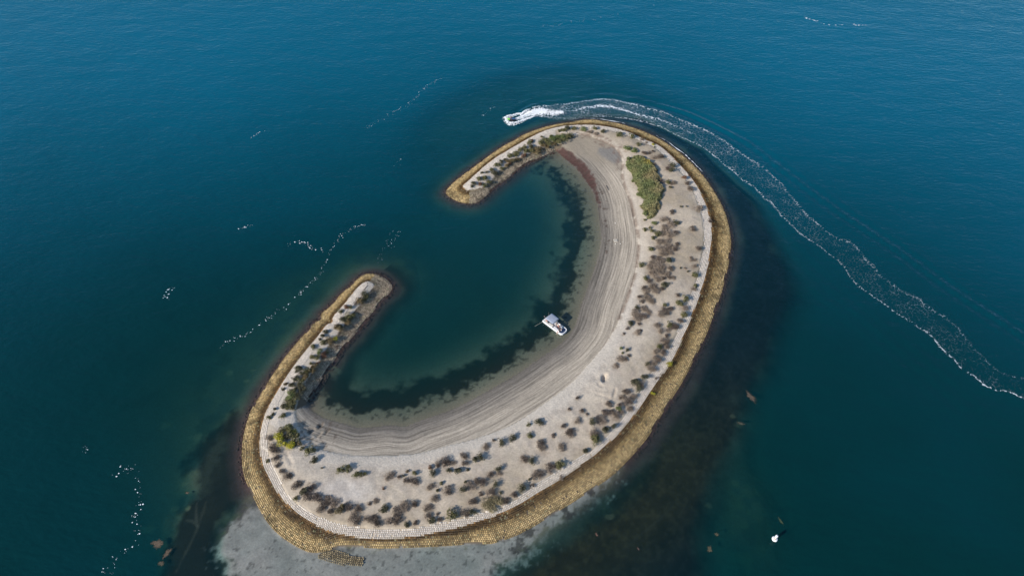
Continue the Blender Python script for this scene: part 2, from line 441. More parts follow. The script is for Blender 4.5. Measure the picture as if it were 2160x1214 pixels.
A_SE = [(660, 15, 62, 'k'), (625, 52, 42, 'm'), (583, 110, 34, 'm'), (740, 95, 62, 'd'), (765, 80, 36, 'm'), (990, 85, 62, 'd'), (1060, 72, 48, 'd'), (1130, 50, 92, 'm'), (1045, 137, 48, 'm'), (1020, 195, 90, 'm'),
        (965, 250, 74, 'o'), (1040, 245, 72, 'm'), (945, 305, 72, 'd'), (1010, 318, 72, 'm'), (945, 385, 74, 'm'), (840, 440, 58, 'k'), (905, 418, 70, 'd'), (882, 475, 72, 'd'), (556, 272, 42, 'g'), (622, 290, 46, 'k'),
        (570, 316, 30, 'o'), (637, 346, 36, 'm'), (555, 378, 80, 'd'), (612, 386, 36, 'm'), (500, 456, 52, 'd'), (1068, 440, 60, 'y'), (895, 748, 50, 'y'), (985, 546, 38, 'd'), (930, 586, 36, 'd'), (805, 576, 84, 'k'),
        (705, 615, 112, 'k'), (730, 692, 104, 'k'), (782, 650, 60, 'd'), (610, 730, 72, 'm'), (680, 782, 72, 'd'), (620, 850, 94, 'm'), (540, 870, 54, 'm'), (530, 917, 62, 'g'), (430, 866, 78, 'm'), (395, 950, 88, 'm'),
        (457, 940, 44, 'm'), (95, 792, 48, 'm'), (148, 940, 60, 'm'), (196, 972, 36, 'm'), (245, 1056, 88, 'k'), (500, 990, 90, 'd'), (350, 1030, 88, 'd'), (400, 1146, 104, 'k'), (476, 1100, 64, 'k'), (272, 1166, 80, 'd'),
        (18, 1160, 80, 'm'), (10, 916, 40, 'm'), (90, 1042, 56, 'd'), (575, 790, 60, 'd'), (650, 910, 60, 'd'), (560, 950, 60, 'd')]
A_SOUTH = [(1070, 42, 84, 'k'), (965, 60, 46, 'o'), (975, 166, 78, 'o'), (815, 196, 82, 'k'), (700, 240, 84, 'k'), (1205, 166, 46, 'm'), (1295, 72, 52, 'm'), (1355, 146, 88, 'm'), (1085, 246, 88, 'm'), (1100, 288, 70, 'd'),
           (1280, 270, 74, 'd'), (1600, 150, 76, 'd'), (1605, 212, 104, 'o'), (1510, 322, 68, 'k'), (925, 392, 78, 'm'), (1005, 410, 78, 'k'), (1265, 442, 116, 'o'), (1170, 486, 90, 'm'), (1055, 545, 104, 'm'), (970, 576, 38, 'k'),
           (905, 672, 88, 'k'), (825, 736, 66, 'm'), (1000, 640, 42, 'm'), (1285, 560, 46, 'd'), (675, 480, 72, 'k'), (605, 536, 58, 'm'), (690, 522, 42, 'd'), (645, 632, 72, 'k'), (470, 395, 84, 'k'), (520, 372, 78, 'k'), (362, 430, 70, 'm'),
           (350, 362, 78, 'm'), (165, 425, 104, 'm'), (215, 496, 58, 'k'), (300, 490, 74, 'k'), (386, 490, 36, 'k'), (60, 530, 74, 'k'), (30, 466, 52, 'r'), (100, 446, 54, 'm'), (250, 420, 50, 'd'), (365, 600, 42, 'k'), (140, 620, 50, 'o'),
           (345, 676, 80, 'k'), (470, 602, 62, 'm'), (530, 612, 72, 'm'), (420, 640, 82, 'd'), (510, 716, 44, 'm'), (605, 706, 72, 'm'), (697, 710, 40, 'k'), (205, 690, 88, 'm'), (108, 684, 42, 'k'), (50, 652, 62, 'd'), (440, 800, 80, 'm'),
           (75, 760, 62, 'd'), (735, 796, 60, 'm'), (767, 780, 50, 'd'), (240, 920, 116, 'o'), (360, 906, 82, 'm'), (440, 892, 78, 'k'), (105, 906, 32, 'm'), (45, 966, 82, 'k'), (125, 956, 52, 'm'), (10, 930, 60, 'm'), (20, 850, 80, 'd'), (560, 275, 58, 'd'), (640, 206, 32, 'm')]
A_WEST = [(580, 335, 80, 'o'), (525, 312, 42, 'o'), (605, 396, 60, 'k'), (665, 450, 17, 'k'), (795, 470, 58, 'o'), (845, 455, 60, 'o'), (905, 503, 50, 'o'), (938, 496, 42, 'o'), (970, 490, 38, 'o'), (1095, 592, 26, 'r'),
          (1265, 474, 27, 'b'), (1240, 502, 24, 'k'), (1150, 505, 62, 'd'), (1210, 510, 30, 'm'), (1318, 488, 42, 'o'), (1258, 540, 42, 'm'), (1310, 550, 66, 'm'), (290, 242, 42, 'm'), (310, 310, 60, 'm'), (350, 332, 60, 'm'), (340, 382, 56, 'm'),
          (352, 432, 44, 'm'), (388, 472, 38, 'm'), (425, 516, 70, 'm'), (490, 575, 62, 'm'), (530, 612, 72, 'k'), (592, 592, 62, 'm'), (570, 650, 80, 'm'), (480, 666, 44, 'o'), (640, 660, 70, 'm'), (700, 682, 80, 'm'), (665, 736, 68, 'm'),
          (742, 692, 62, 'd'), (790, 740, 70, 'b'), (730, 752, 52, 'm'), (842, 722, 62, 'm'), (910, 750, 72, 'm'), (890, 815, 82, 'm'), (1000, 700, 32, 'm'), (1095, 736, 68, 'k'), (1040, 815, 84, 'm'), (990, 812, 52, 'd'), (1062, 842, 56, 'm'),
          (1185, 770, 80, 'm'), (1195, 826, 62, 'm'), (1255, 856, 46, 'k'), (1310, 705, 52, 'm'), (1320, 835, 40, 'm'), (1250, 722, 60, 'd'), (430, 20, 62, 'o'), (470, 22, 66, 'k'), (390, 88, 50, 'o'), (295, 95, 42, 'o'), (320, 72, 32, 'o'),
          (338, 36, 32, 'k'), (285, 402, 36, 'o'), (1040, 680, 36, 'd'), (1130, 820, 50, 'd')]
A_SPIT_L = [(1090, 245, 56, 'k'), (1106, 266, 36, 'o'), (1050, 300, 58, 'b'), (1082, 290, 36, 'o'), (1020, 315, 42, 'm'), (930, 350, 42, 'r'), (970, 353, 32, 'o'), (885, 390, 44, 'o'), (940, 440, 88, 'o'), (982, 430, 62, 'o'), (910, 462, 60, 'k'), (952, 482, 52, 'b'),
            (866, 535, 66, 'b'), (892, 520, 46, 'k'), (760, 570, 52, 'k'), (740, 596, 42, 'k'), (705, 626, 28, 'k'), (790, 636, 62, 'b'), (838, 620, 46, 'y'), (740, 656, 48, 'o'), (655, 692, 44, 'o'), (855, 690, 32, 'm'), (710, 730, 52, 'g'), (745, 762, 56, 'r'),
            (770, 735, 32, 'o'), (650, 776, 42, 'o'), (690, 782, 52, 'o'), (630, 830, 32, 'o'), (692, 832, 34, 'r'), (665, 860, 52, 'b'), (545, 872, 60, 'k'), (510, 866, 32, 'o'), (505, 896, 28, 'k'), (600, 900, 62, 'o'), (642, 895, 52, 'b'), (560, 912, 52, 'k'),
            (500, 956, 52, 'k'), (590, 950, 62, 'b'), (545, 986, 62, 'o'), (480, 1010, 42, 'k'), (455, 1022, 36, 'k'), (520, 1030, 62, 'k'), (562, 1050, 54, 'k'), (415, 1003, 30, 'b'), (395, 1046, 34, 'k'), (450, 1100, 82, 'g'), (490, 1080, 62, 'o'), (530, 1100, 62, 'k'),
            (470, 1160, 92, 'o'), (410, 1190, 62, 'k')]
AREAS = [
    (A_SPIT_U, 900, 180, 4.4975, (976, 395), 'on the upper spit', 'the rounded spit tip', 'shrubs along the upper spit'),
    (A_NORTH, 1250, 240, 5.057, (1360, 385), 'near the green thicket', 'the thicket', 'shrubs around the green thicket'),
    (A_EAST, 1250, 450, 5.057, (1370, 440), 'south of the thicket', 'the thicket', 'shrubs on the east sand flat'),
    (A_SE, 1200, 680, 5.057, (1275, 795), 'around the dug hole', 'the hole', 'shrubs around the dug hole'),
    (A_SOUTH, 900, 880, 4.4975, (1040, 1058), 'on the southern sand', 'the tan dome bush', 'shrubs on the southern sand'),
    (A_WEST, 480, 850, 3.335, (603, 918), 'near the yellow-green bush', 'the yellow bush', 'shrubs near the yellow-green bush'),
    (A_SPIT_L, 500, 560, 4.0475, (782, 600), 'on the lower spit', 'the pale spit tip', 'shrubs along the lower spit'),
]

# ------------------------------------------------------------------ ground colours (base colour of sand, weed, silt)
def mix(a, b, f):
    f = np.asarray(f)[..., None]
    return a * (1 - f) + np.asarray(b) * f

col = np.zeros(X.shape + (3,)) + np.array([0.165, 0.150, 0.105])     # bed sand
col = col * (0.75 + 0.5 * n_big)[..., None]
# silt further out
col = mix(col, np.array([0.062, 0.080, 0.062]) * (1 + 0.7 * sst(140, 200, Y))[..., None], sst(0.5, 6, D['TO']) * sst(-2, 8, D['I'] - 12) * 0.9)
col = mix(col, [0.135, 0.130, 0.072], np.clip(shoal * 1.0 + west * 0.7, 0, 1) * sst(0.3, 0.6, n_mid) * 0.9)
# patchy weed outside
weed = sst(0.52, 0.66, fbm(X, Y, 0.16, 4, 21)) * sst(1, 5, -dL)
lag = inside(X, Y, np.vstack([upl([(1171, 316), (1000, 428), (955, 420), (800, 575), (645, 850)]), i_line]))
col = mix(col, [0.035, 0.045, 0.03], weed * np.where(lag, 0.15, 0.45))
# lagoon eelgrass belt below the beach, dense in the south and east
edge = fbm(X, Y, 0.20, 4, 31)
edge2 = fbm(X, Y, 0.8, 3, 35)
ang = sst(150, 168, Y)                                                # patchier at the far end
dI = D['I']
e3 = fbm(X, Y, 0.45, 4, 37) - 0.5
belt = sst(3.4, 4.8, dI + (edge - 0.5) * 4 + e3 * 5) * (1 - sst(8.0, 11.5, dI + (edge - 0.5) * 7 + e3 * 6))
belt = belt * (1 - ang * sst(0.42, 0.58, edge2 * 0.6 + edge * 0.4) * 0.8)
speck = sst(0.60, 0.66, fbm(X, Y, 1.1, 2, 44)) * sst(0.8, 2.5, dI) * (1 - sst(5, 8, dI))
col = mix(col, [0.016, 0.018, 0.012], np.where(lag & ~land, np.maximum(belt, speck * 0.6), 0))
shelf = sst(2.0, 3.2, D['TL'] + (edge - 0.5) * 3.0) * (1 - sst(4.0, 7.5, D['TL'] + (edge - 0.5) * 3))
col = mix(col, [0.02, 0.024, 0.016], np.where(lag & ~land & (D['I'] > 5), shelf * 0.9, 0))
# weedy sea bed to the right and below
g1 = fbm(X, Y, 0.35, 4, 51)
mRc = sst(-1, 1, (D['R'] + (n_mid - 0.5) * 8 * soft) / (4.5 * soft)) * (1 - mS)
brown = sst(112, 66, Y)
rc = mix(np.zeros_like(col) + np.array([0.008, 0.008, 0.012]), [0.024, 0.019, 0.008], brown * sst(28, 10, -dL))
rc = rc * (0.25 + 1.1 * g1 + 0.5 * sst(0.45, 0.7, fbm(X, Y, 1.1, 3, 55)))[..., None]
col = mix(col, rc, mRc)
mG = sst(-2.0, 1.5, D['G'] + (fbm(X, Y, 0.25, 4, 61) - 0.5) * 9)
col = mix(col, np.array([0.013, 0.011, 0.007]) * (0.5 + g1[..., None]), mG * (1 - mS * 0.2) * 0.95)
# sand flat at the bottom with scattered weed
sand2 = np.zeros_like(col) + np.array([0.275, 0.255, 0.225])
sand2 = sand2 * (0.70 + 0.6 * fbm(X, Y, 0.5, 4, 71))[..., None]
cl = sst(0.57, 0.68, fbm(X, Y, 0.55, 4, 75)) * sst(7.5, 1.0, D['S']) * sst(-30, 5, X) + sst(0.72, 0.76, fbm(X, Y, 1.3, 2, 77)) * 0.6
cl = cl + sst(0.50, 0.60, fbm(X, Y, 0.22, 4, 79)) * sst(5.5, 1.0, D['S'] + (fbm(X, Y, .9, 3, 83) - .5) * 4) * (Y < 66) * (X < -25)
sand2 = mix(sand2, [0.030, 0.024, 0.020], np.clip(cl, 0, 1) * 0.85)
col = mix(col, sand2, sst(-1.2, 1.6, D['S'] + (fbm(X, Y, 0.3, 4, 81) - 0.5) * 7 + (fbm(X, Y, 1.4, 2, 85) - 0.5) * 5))
# purple-brown weed on the drowned foot of the revetment
fr = (1 - sst(1.2, 4.5, D['T'] + (edge - 0.5) * 2)) * (~land) * (1 - mS)
col = mix(col, np.array([0.075, 0.040, 0.036]) * (0.7 + 0.6 * edge2[..., None]), np.where(lag & (D['I'] < 12), 0.3, 0.9) * fr)
# pale drag scars and pale weed mats on the bed
for pts, w, cc in (([(370, 1203), (386, 1170), (402, 1140), (416, 1108), (424, 1085), (434, 1055)], 0.22, (0.10, 0.08, 0.055)), ([(416, 1108), (412, 1080), (414, 1058)], 0.2, (0.15, 0.12, 0.09)),
                   ([(416, 1108), (405, 1097), (393, 1094)], 0.2, (0.13, 0.11, 0.08)), ([(1325, 1150), (1352, 1125), (1400, 1085), (1420, 1062)], 0.2, (0.035, 0.032, 0.024)),
                   ([(425, 1030), (432, 985), (450, 960), (470, 930)], 1.6, (0.09, 0.095, 0.065))):
    d = poly_dist(X, Y, resample(upl(pts), 0.5)) + (edge2 - 0.5) * w * 2
    col = mix(col, np.array(cc), np.exp(-(d / w) ** 2) * (0.3 if w > 1 else 0.38))
for u, v, r in ((308, 1105, 2.2), (230, 1190, 3.2), (385, 1015, 1.1), (395, 1068, 1.0), (365, 1065, 1.0), (410, 915, 1.6), (345, 890, 1.6), (1562, 892, 1.5), (1548, 875, .8), (1498, 1062, 1.0),
                (1556, 1012, 1.2), (1600, 1060, 2.0), (1286, 1087, 1.0), (516, 797, 1.0), (480, 780, 1.2), (1585, 1030, 2.5), (270, 350, 1.4), (210, 340, 1.2), (530, 775, 1.0)):
    c0 = up(u, v)
    d = np.hypot(X - c0.x, (Y - c0.y) * 1.3) + (edge2 - 0.5) * r * 1.2
    col = mix(col, np.array([0.20, 0.17, 0.10]), sst(r, r * 0.3, d) * np.where(X > 10, 0.35, 0.7))
# --- land
beach = mix(np.zeros_like(col) + np.array([0.215, 0.190, 0.158]), [0.43, 0.368, 0.288], sst(0.10, 0.75, rr + (n_mid - 0.5) * 0.25))
north = sst(165, 178, Y) * sst(0.2, 0.5, rr)
beach = mix(beach, [0.285, 0.240, 0.178], north * 0.8)
beach = mix(beach, [0.20, 0.19, 0.175], sst(-0.8, 0.8, D['PUD'] + (n_fin - 0.5) * 1.2) * 0.8)
plate = mix(np.zeros_like(col) + np.array([0.485, 0.405, 0.305]), [0.36, 0.292, 0.205], sst(0.42, 0.66, fbm(X, Y, 0.11, 4, 91)) * 0.8)
wsand = np.exp(-np.maximum(D['P'] - 1.0, 0) / 5.0) * sst(140, 95, Y) + np.exp(-np.maximum(D['P'] - 0.5, 0) / 2.2) * 0.6
plate = mix(plate, [0.56, 0.497, 0.415], np.clip(wsand, 0, 1) * 0.85)
c0 = up(725, 1035, 2)
plate = mix(plate, [0.55, 0.50, 0.44], sst(9, 2, np.hypot(X - c0.x, (Y - c0.y) * 1.6)) * 0.8)
dryp = sst(0.50, 0.64, fbm(X, Y, 0.6, 4, 95)) * sst(1.5, 3.5, dU)
plate = mix(plate, [0.36, 0.30, 0.245], dryp * 0.35)
lit = np.zeros_like(X)                                              # fallen twigs and litter round the dry shrubs
for data, ox, oy, sc, *_r in AREAS:
    for (x_, y_, d_, k_) in data:
        if k_ not in 'dm': continue
        u, v = ox + x_ / sc, oy + y_ / sc
        p = up(u, v + 2, 2.0)
        r_ = d_ / sc * mpp(u, v) * 0.75
        i0, i1 = np.searchsorted(FX, (p.x - 3 * r_, p.x + 3 * r_))
        j0, j1 = np.searchsorted(FY, (p.y - 3 * r_, p.y + 3 * r_))
        lit[j0:j1, i0:i1] = np.maximum(lit[j0:j1, i0:i1], np.exp(-((X[j0:j1, i0:i1] - p.x) ** 2 + (Y[j0:j1, i0:i1] - p.y) ** 2) / (r_ * r_)) * (1.0 if k_ == 'd' else 0.6))
plate = mix(plate, [0.26, 0.20, 0.145], np.clip(lit * (0.35 + 1.1 * sst(0.35, 0.65, fbm(X, Y, 1.1, 3, 121))), 0, 1) * 0.75)
plate = plate * (0.90 + 0.2 * n_fin)[..., None]
rev = np.zeros_like(col) + np.array([0.15, 0.118, 0.08])
lc = np.where((dU > 0)[..., None], plate, np.where(beach_side[..., None], beach, rev))
white_band = (dU > 0) & (D['W'] > 0.0) & (D['TO'] < 12)
spit = (dU > 0) & ((D['TI'] < 9) & (D['TO'] < 22)) & ~((Y > 178) & (X > 14))
lc = mix(lc, [0.55, 0.49, 0.41], spit * 0.7)
# wrack line
wr = np.exp(-(D['P'] / (0.35 + 0.35 * edge)) ** 2) * sst(0.30, 0.5, fbm(X, Y, 0.7, 3, 99)) * sst(100, 112, Y)
lc = mix(lc, [0.17, 0.12, 0.09], wr * 0.85)
wr2 = np.exp(-((D['P'] - 1.4) / 0.7) ** 2) * sst(0.50, 0.66, fbm(X, Y, 0.9, 3, 103)) * sst(165, 172, Y)
lc = mix(lc, [0.19, 0.13, 0.10], wr2 * 0.7)
# red weed strip and strewn weed on the beach
red = sst(-0.4, 0.4, D['RED'] + (edge2 - 0.5) * 2.0)
lc = mix(lc, np.array([0.092, 0.046, 0.038]) * (0.6 + 0.8 * fbm(X, Y, 2.2, 2, 111)[..., None]), red * 0.92)
st = sst(0.63, 0.70, fbm(X, Y, 1.0, 3, 107)) * np.exp(-((dI - 1.9) / 1.3) ** 2) * sst(118, 135, Y) * beach_side
lc = mix(lc, [0.10, 0.07, 0.055], st * 0.8)
st2 = sst(0.60, 0.66, fbm(X, Y, 1.2, 3, 113)) * sst(7, 3, np.hypot(X - up(670, 915, 1).x, Y - up(670, 915, 1).y))
lc = mix(lc, [0.13, 0.10, 0.075], st2 * 0.7 * beach_side)
col = np.where(land[..., None], lc, col)
sh = sst(0.35, -0.15, Z)                                            # damp sand at the edge
col = np.where((land & beach_side)[..., None], col * (1 - 0.25 * sst(0.25, 0.0, Z))[..., None], col)

stripe_w = np.where(land & beach_side & (dU < 0), 1.0, 0.0) * (1 - red) * (1 - 0.7 * north)
foot_w = np.where((dU > 0), np.clip(wsand, 0, 1), 0.0)

# ------------------------------------------------------------------ ground meshes
ny, nx = X.shape
idx = np.arange(nx * ny).reshape(ny, nx)
Q = np.stack([idx[:-1, :-1], idx[:-1, 1:], idx[1:, 1:], idx[1:, :-1]], -1).reshape(-1, 4)
V = np.stack([X, Y, Z], -1).reshape(-1, 3)
zf = V[Q, 2].mean(1)
cf = col.reshape(-1, 3)

gm = Mat('ground_sand_and_silt')
a = gm.attr('col')
P0 = gm.pos()
n1 = gm.noise(2.2, 6, 0.65, P0)
n2 = gm.noise(9.0, 3, 0.6, P0)
sh_a = gm.attr('shore').outputs['Fac']
cx = gm.new('SeparateXYZ')
gm.ln(P0, cx.inputs[0])
cv = gm.new('CombineXYZ')
gm.ln(gm.math('MULTIPLY', sh_a, 2.3), cv.inputs[0])
gm.ln(gm.math('MULTIPLY', cx.outputs[0], 0.07), cv.inputs[1])
gm.ln(gm.math('MULTIPLY', cx.outputs[1], 0.07), cv.inputs[2])
ns = gm.noise(1.0, 4, 0.7, cv.outputs[0])
sw = gm.attr('stripe').outputs['Fac']
s1 = gm.rng(ns.outputs['Fac'], 0.33, 0.62, 0.52, 1.16)
s1 = gm.math('ADD', gm.math('MULTIPLY', s1, sw), gm.math('SUBTRACT', 1.0, sw))
f1 = gm.rng(n1.outputs['Fac'], 0.25, 0.75, 0.78, 1.2)
f2 = gm.rng(n2.outputs['Fac'], 0.25, 0.75, 0.86, 1.12)
fac = gm.math('MULTIPLY', gm.math('MULTIPLY', f1, f2), s1)
gm.ln(gm.mul(a.outputs['Color'], fac), gm.b.inputs['Base Color'])
gm.b.inputs['Roughness'].default_value = 0.9
gm.b.inputs['Specular IOR Level'].default_value = 0.15
bp = gm.new('Bump')
bp.inputs['Strength'].default_value = 0.6
bp.inputs['Distance'].default_value = 0.12
fw = gm.attr('foot').outputs['Fac']
hgt = gm.math('ADD', gm.math('MULTIPLY', n1.outputs['Fac'], gm.math('ADD', gm.math('MULTIPLY', fw, 1.6), 0.5)), gm.math('MULTIPLY', ns.outputs['Fac'], sw))
gm.ln(hgt, bp.inputs['Height'])
gm.ln(bp.outputs[0], gm.b.inputs['Normal'])
GROUND = gm.m

def sub_ground(name, faces):
    u_, inv = np.unique(faces.ravel(), return_inverse=True)
    me = make_mesh(name, V[u_], inv.reshape(-1, 4))
    add_col(me, cf[u_])
    add_f(me, 'shore', D['I'].ravel()[u_])
    add_f(me, 'stripe', stripe_w.ravel()[u_])
    add_f(me, 'foot', foot_w.ravel()[u_])
    return link(name, me, GROUND)
is_l = zf > -0.12
tag(sub_ground('island_ground', Q[is_l]), kind='structure')
tag(sub_ground('seabed', Q[~is_l]), kind='structure')

# ------------------------------------------------------------------ water
WX = axis(-72, 72, 0.6, -216, 216, 1.0, 6000)
WY = axis(44, 204, 0.6, 24, 300, 1.0, 6000)
wX, wY = np.meshgrid(WX, WY)
wd = -bil(Z, wX.ravel(), wY.ravel(), FX, FY)
c1 = bil(fields['C1'], wX.ravel(), wY.ravel())
c2 = bil(fields['C2'], wX.ravel(), wY.ravel())
amp1 = 0.30 * np.exp(-(c1 / 2.6) ** 2) * np.cos(2 * math.pi * c1 / 3.4)
amp2 = 0.09 * np.exp(-(c2 / 5.0) ** 2) * np.cos(2 * math.pi * c2 / 3.6)
wz = (amp1 + amp2) * sst(0.3, 1.5, wd)
wV = np.stack([wX.ravel(), wY.ravel(), wz], 1)
idw = np.arange(wX.size).reshape(wX.shape)
wQ = np.stack([idw[:-1, :-1], idw[:-1, 1:], idw[1:, 1:], idw[1:, :-1]], -1).reshape(-1, 4)
keep = (wd[wQ] > -0.35).any(1)
wQ = wQ[keep]
u_, inv = np.unique(wQ.ravel(), return_inverse=True)
wme = make_mesh('water', wV[u_], inv.reshape(-1, 4))
add_f(wme, 'dep', np.maximum(wd[u_], 0))
add_f(wme, 'sea', sst(85, 300, wV[u_, 1] + np.where(wV[u_, 0] > 0, 0.42, 0.24) * np.abs(wV[u_, 0])))       # greener, more turbid inshore; blue offshore, with sky reflection painted into it

wm = Mat('sea_water')
dep = wm.attr('dep').outputs['Fac']
def att(k):
    return wm.math('POWER', math.exp(-k), dep)
cc = wm.new('CombineColor')
for i, k in enumerate((0.60, 0.19, 0.20)):
    wm.ln(att(k), cc.inputs[i])
tr = wm.new('BsdfTransparent')
wm.ln(cc.outputs[0], tr.inputs[0])
body = wm.new('BsdfDiffuse')
Pw = wm.pos()
nb = wm.noise(0.012, 3, 0.5, Pw)
mc = wm.new('Mix', data_type='RGBA')
wm.ln(wm.math('ADD', wm.attr('sea').outputs['Fac'], wm.rng(nb.outputs['Fac'], 0.3, 0.7, -0.08, 0.08), clamp=True), mc.inputs['Factor'])   # greener inshore, bluer offshore, part of that painted sky reflection
mc.inputs['A'].default_value = (0.0010, 0.032, 0.0325, 1)
mc.inputs['B'].default_value = (0.0003, 0.108, 0.178, 1)  # offshore blue, brightened to carry sky reflection in the body colour
wm.ln(mc.outputs['Result'], body.inputs[0])
m1 = wm.new('MixShader')
wm.ln(wm.math('SUBTRACT', 1.0, att(0.42)), m1.inputs[0])
wm.ln(tr.outputs[0], m1.inputs[1])
wm.ln(body.outputs[0], m1.inputs[2])
# wind ripples
mp = wm.new('Mapping')
wm.ln(Pw, mp.inputs[0])
mp.inputs['Rotation'].default_value = (0, 0, math.radians(25))
mp.inputs['Scale'].default_value = (0.55, 1.25, 1.0)
r1 = wm.noise(0.75, 5, 0.62, mp.outputs[0])
r2 = wm.noise(0.13, 3, 0.5, mp.outputs[0])
hh = wm.math('ADD', wm.math('MULTIPLY', r1.outputs['Fac'], 1.0), wm.math('MULTIPLY', r2.outputs['Fac'], 2.2))
bpw = wm.new('Bump')
bpw.inputs['Strength'].default_value = 1.0
bpw.inputs['Distance'].default_value = 0.20
wm.ln(hh, bpw.inputs['Height'])
gl = wm.new('BsdfGlossy')
gl.inputs['Roughness'].default_value = 0.12
gl.inputs['Color'].default_value = (0.62, 0.88, 1.0, 1)
wm.ln(bpw.outputs[0], gl.inputs['Normal'])
wm.ln(bpw.outputs[0], body.inputs['Normal'])
lw = wm.new('LayerWeight')
lw.inputs['Blend'].default_value = 0.5
wm.ln(bpw.outputs[0], lw.inputs['Normal'])
fre = wm.math('MULTIPLY_ADD', wm.math('POWER', lw.outputs['Facing'], 5.0), 0.98, 0.02, clamp=True)   # Schlick, same from above and below
m2 = wm.new('MixShader')
wm.ln(fre, m2.inputs[0])
wm.ln(m1.outputs[0], m2.inputs[1])
wm.ln(gl.outputs[0], m2.inputs[2])
wm.ln(m2.outputs[0], wm.out.inputs[0])
tag(link('water', wme, wm.m), kind='structure')

# ------------------------------------------------------------------ concrete block revetment (cellular block mats)
PITCHB = 0.37
pos_l, tan_l, lay_l = [], [], []
T_ring = resample(T_ALL, PITCHB, smooth=False)
# smooth the ring a little, then step it inwards row by row
for row in range(-3, 54):
    off = row * PITCHB
    Pm = resample(T_ALL, PITCHB * 0.5, smooth=False)
    k = 5
    ker = np.ones(2 * k + 1) / (2 * k + 1)
    Pp = np.pad(Pm, ((k, k), (0, 0)), 'edge')
    Pm = np.stack([np.convolve(Pp[:, 0], ker, 'valid'), np.convolve(Pp[:, 1], ker, 'valid')], 1)
    tg = np.gradient(Pm, axis=0)
    tg /= np.linalg.norm(tg, axis=1)[:, None] + 1e-9
    nrm = np.stack([tg[:, 1], -tg[:, 0]], 1)                       # traced clockwise: inside lies to the right
    O = Pm + nrm * off
    if row == 0:
        O = Pm
    Ls = np.r_[0, np.cumsum(np.linalg.norm(np.diff(O, axis=0), axis=1))]
    s = np.arange((row % 2) * PITCHB * 0.5, Ls[-1], PITCHB)
    q = np.stack([np.interp(s, Ls, O[:, 0]), np.interp(s, Ls, O[:, 1])], 1)
    t = np.stack([np.interp(s, Ls, tg[:, 0]), np.interp(s, Ls, tg[:, 1])], 1)
    dT = bil(fields['T'], q[:, 0], q[:, 1])
    dLq = bil(fields['L'], q[:, 0], q[:, 1])
    ok = dT > abs(off) - 0.35
    ok &= (dLq > -0.2) if row >= 0 else (dLq < 0.2)
    pos_l.append(q[ok])
    tan_l.append(t[ok])
    lay_l.append(np.full(ok.sum(), row))
BP = np.vstack(pos_l)
BT = np.vstack(tan_l)
BT /= np.linalg.norm(BT, axis=1)[:, None]
bU = bil(fields['U'], BP[:, 0], BP[:, 1])
bL = bil(fields['L'], BP[:, 0], BP[:, 1])
bTO = bil(fields['TO'], BP[:, 0], BP[:, 1])
bTI = bil(fields['TI'], BP[:, 0], BP[:, 1])
bI = bil(fields['I'], BP[:, 0], BP[:, 1])
w_poly = np.vstack([w_line, p_line])
inW = inside(BP[:, 0], BP[:, 1], w_poly)
on_spit = (bTI < bTO + 30) & ((BP[:, 1] < 178) | (BP[:, 0] < 15)) & (bTI < 11)
white = (bU > 0) & ~inW & (bTO < bTI + 1.0) & (np.where(on_spit, bU < 2.4, bU < 4.2))
lower = (bU <= 0) & (np.minimum(bTO, bTI) < bI + 0.4) & (bL > -1.2)
lower &= ~inside(BP[:, 0], BP[:, 1], EXN) & ~inside(BP[:, 0], BP[:, 1], EXW)
keep = white | lower
keep &= RNG.random(len(BP)) > np.where(bL < 0, 0.5, 0.012)
keep &= ~((bL < 0) & (bil(fields['S'], BP[:, 0], BP[:, 1]) > -3))
BP, BT, bU, bL, bTO, bTI, white = BP[keep], BT[keep], bU[keep], bL[keep], bTO[keep], bTI[keep], white[keep]
nb = len(BP)
bz = ground_z(BP[:, 0], BP[:, 1])
e = 0.2
gx_ = (ground_z(BP[:, 0] + e, BP[:, 1]) - ground_z(BP[:, 0] - e, BP[:, 1])) / (2 * e)
gy_ = (ground_z(BP[:, 0], BP[:, 1] + e) - ground_z(BP[:, 0], BP[:, 1] - e)) / (2 * e)
r_b = np.clip(bL / (bL + np.maximum(-bU, 0) + 1e-6), 0, 1)
# colours: bare pale concrete above the tide, brown weed film below it, golden tan lower down, purple weed under water
nA = fbm(BP[:, 0], BP[:, 1], 0.16, 4, 201)
nBk = fbm(BP[:, 0], BP[:, 1], 0.7, 3, 205)
rnd = RNG.random(nb)
inner = bTI < bTO
stops = [0.0, 0.10, 0.35, 0.60, 0.72, 0.86, 0.95, 1.0]
cs_out = np.array([[.30, .225, .12], [.50, .39, .225], [.46, .35, .19], [.31, .225, .11], [.13, .083, .035], [.078, .047, .018], [.115, .064, .024], [.30, .18, .08]])
cs_in = np.array([[.27, .215, .155], [.42, .335, .235], [.39, .31, .215], [.32, .26, .18], [.27, .225, .16], [.23, .185, .13], [.25, .195, .12], [.36, .28, .2]])
rj = np.clip(r_b + (nA - 0.5) * 0.22 + (rnd - 0.5) * 0.08, 0, 1)
def ramp(cs):
    return np.stack([np.interp(rj, stops, cs[:, i]) for i in range(3)], 1)
bc = np.where(inner[:, None], ramp(cs_in), ramp(cs_out) * [1.04, 0.98, 0.84])
bc = bc * (1 - 0.5 * sst(0.52, 0.68, nA * 0.5 + nBk * 0.5) * ~white)[:, None]           # dark weed streaks
bc = mix(bc, [0.30, 0.29, 0.16], (RNG.random(nb) < 0.06) * 0.5)
subm = bL < 0
bc = np.where(subm[:, None], np.array([0.070, 0.045, 0.036]) * (0.6 + 0.8 * nBk[:, None]), bc)
bc = np.where(white[:, None], mix(np.zeros((nb, 3)) + [0.66, 0.59, 0.505], [0.42, 0.345, 0.255], sst(0.25, 0.0, bU + (nBk - 0.5) * 0.3) * 0.8), bc)
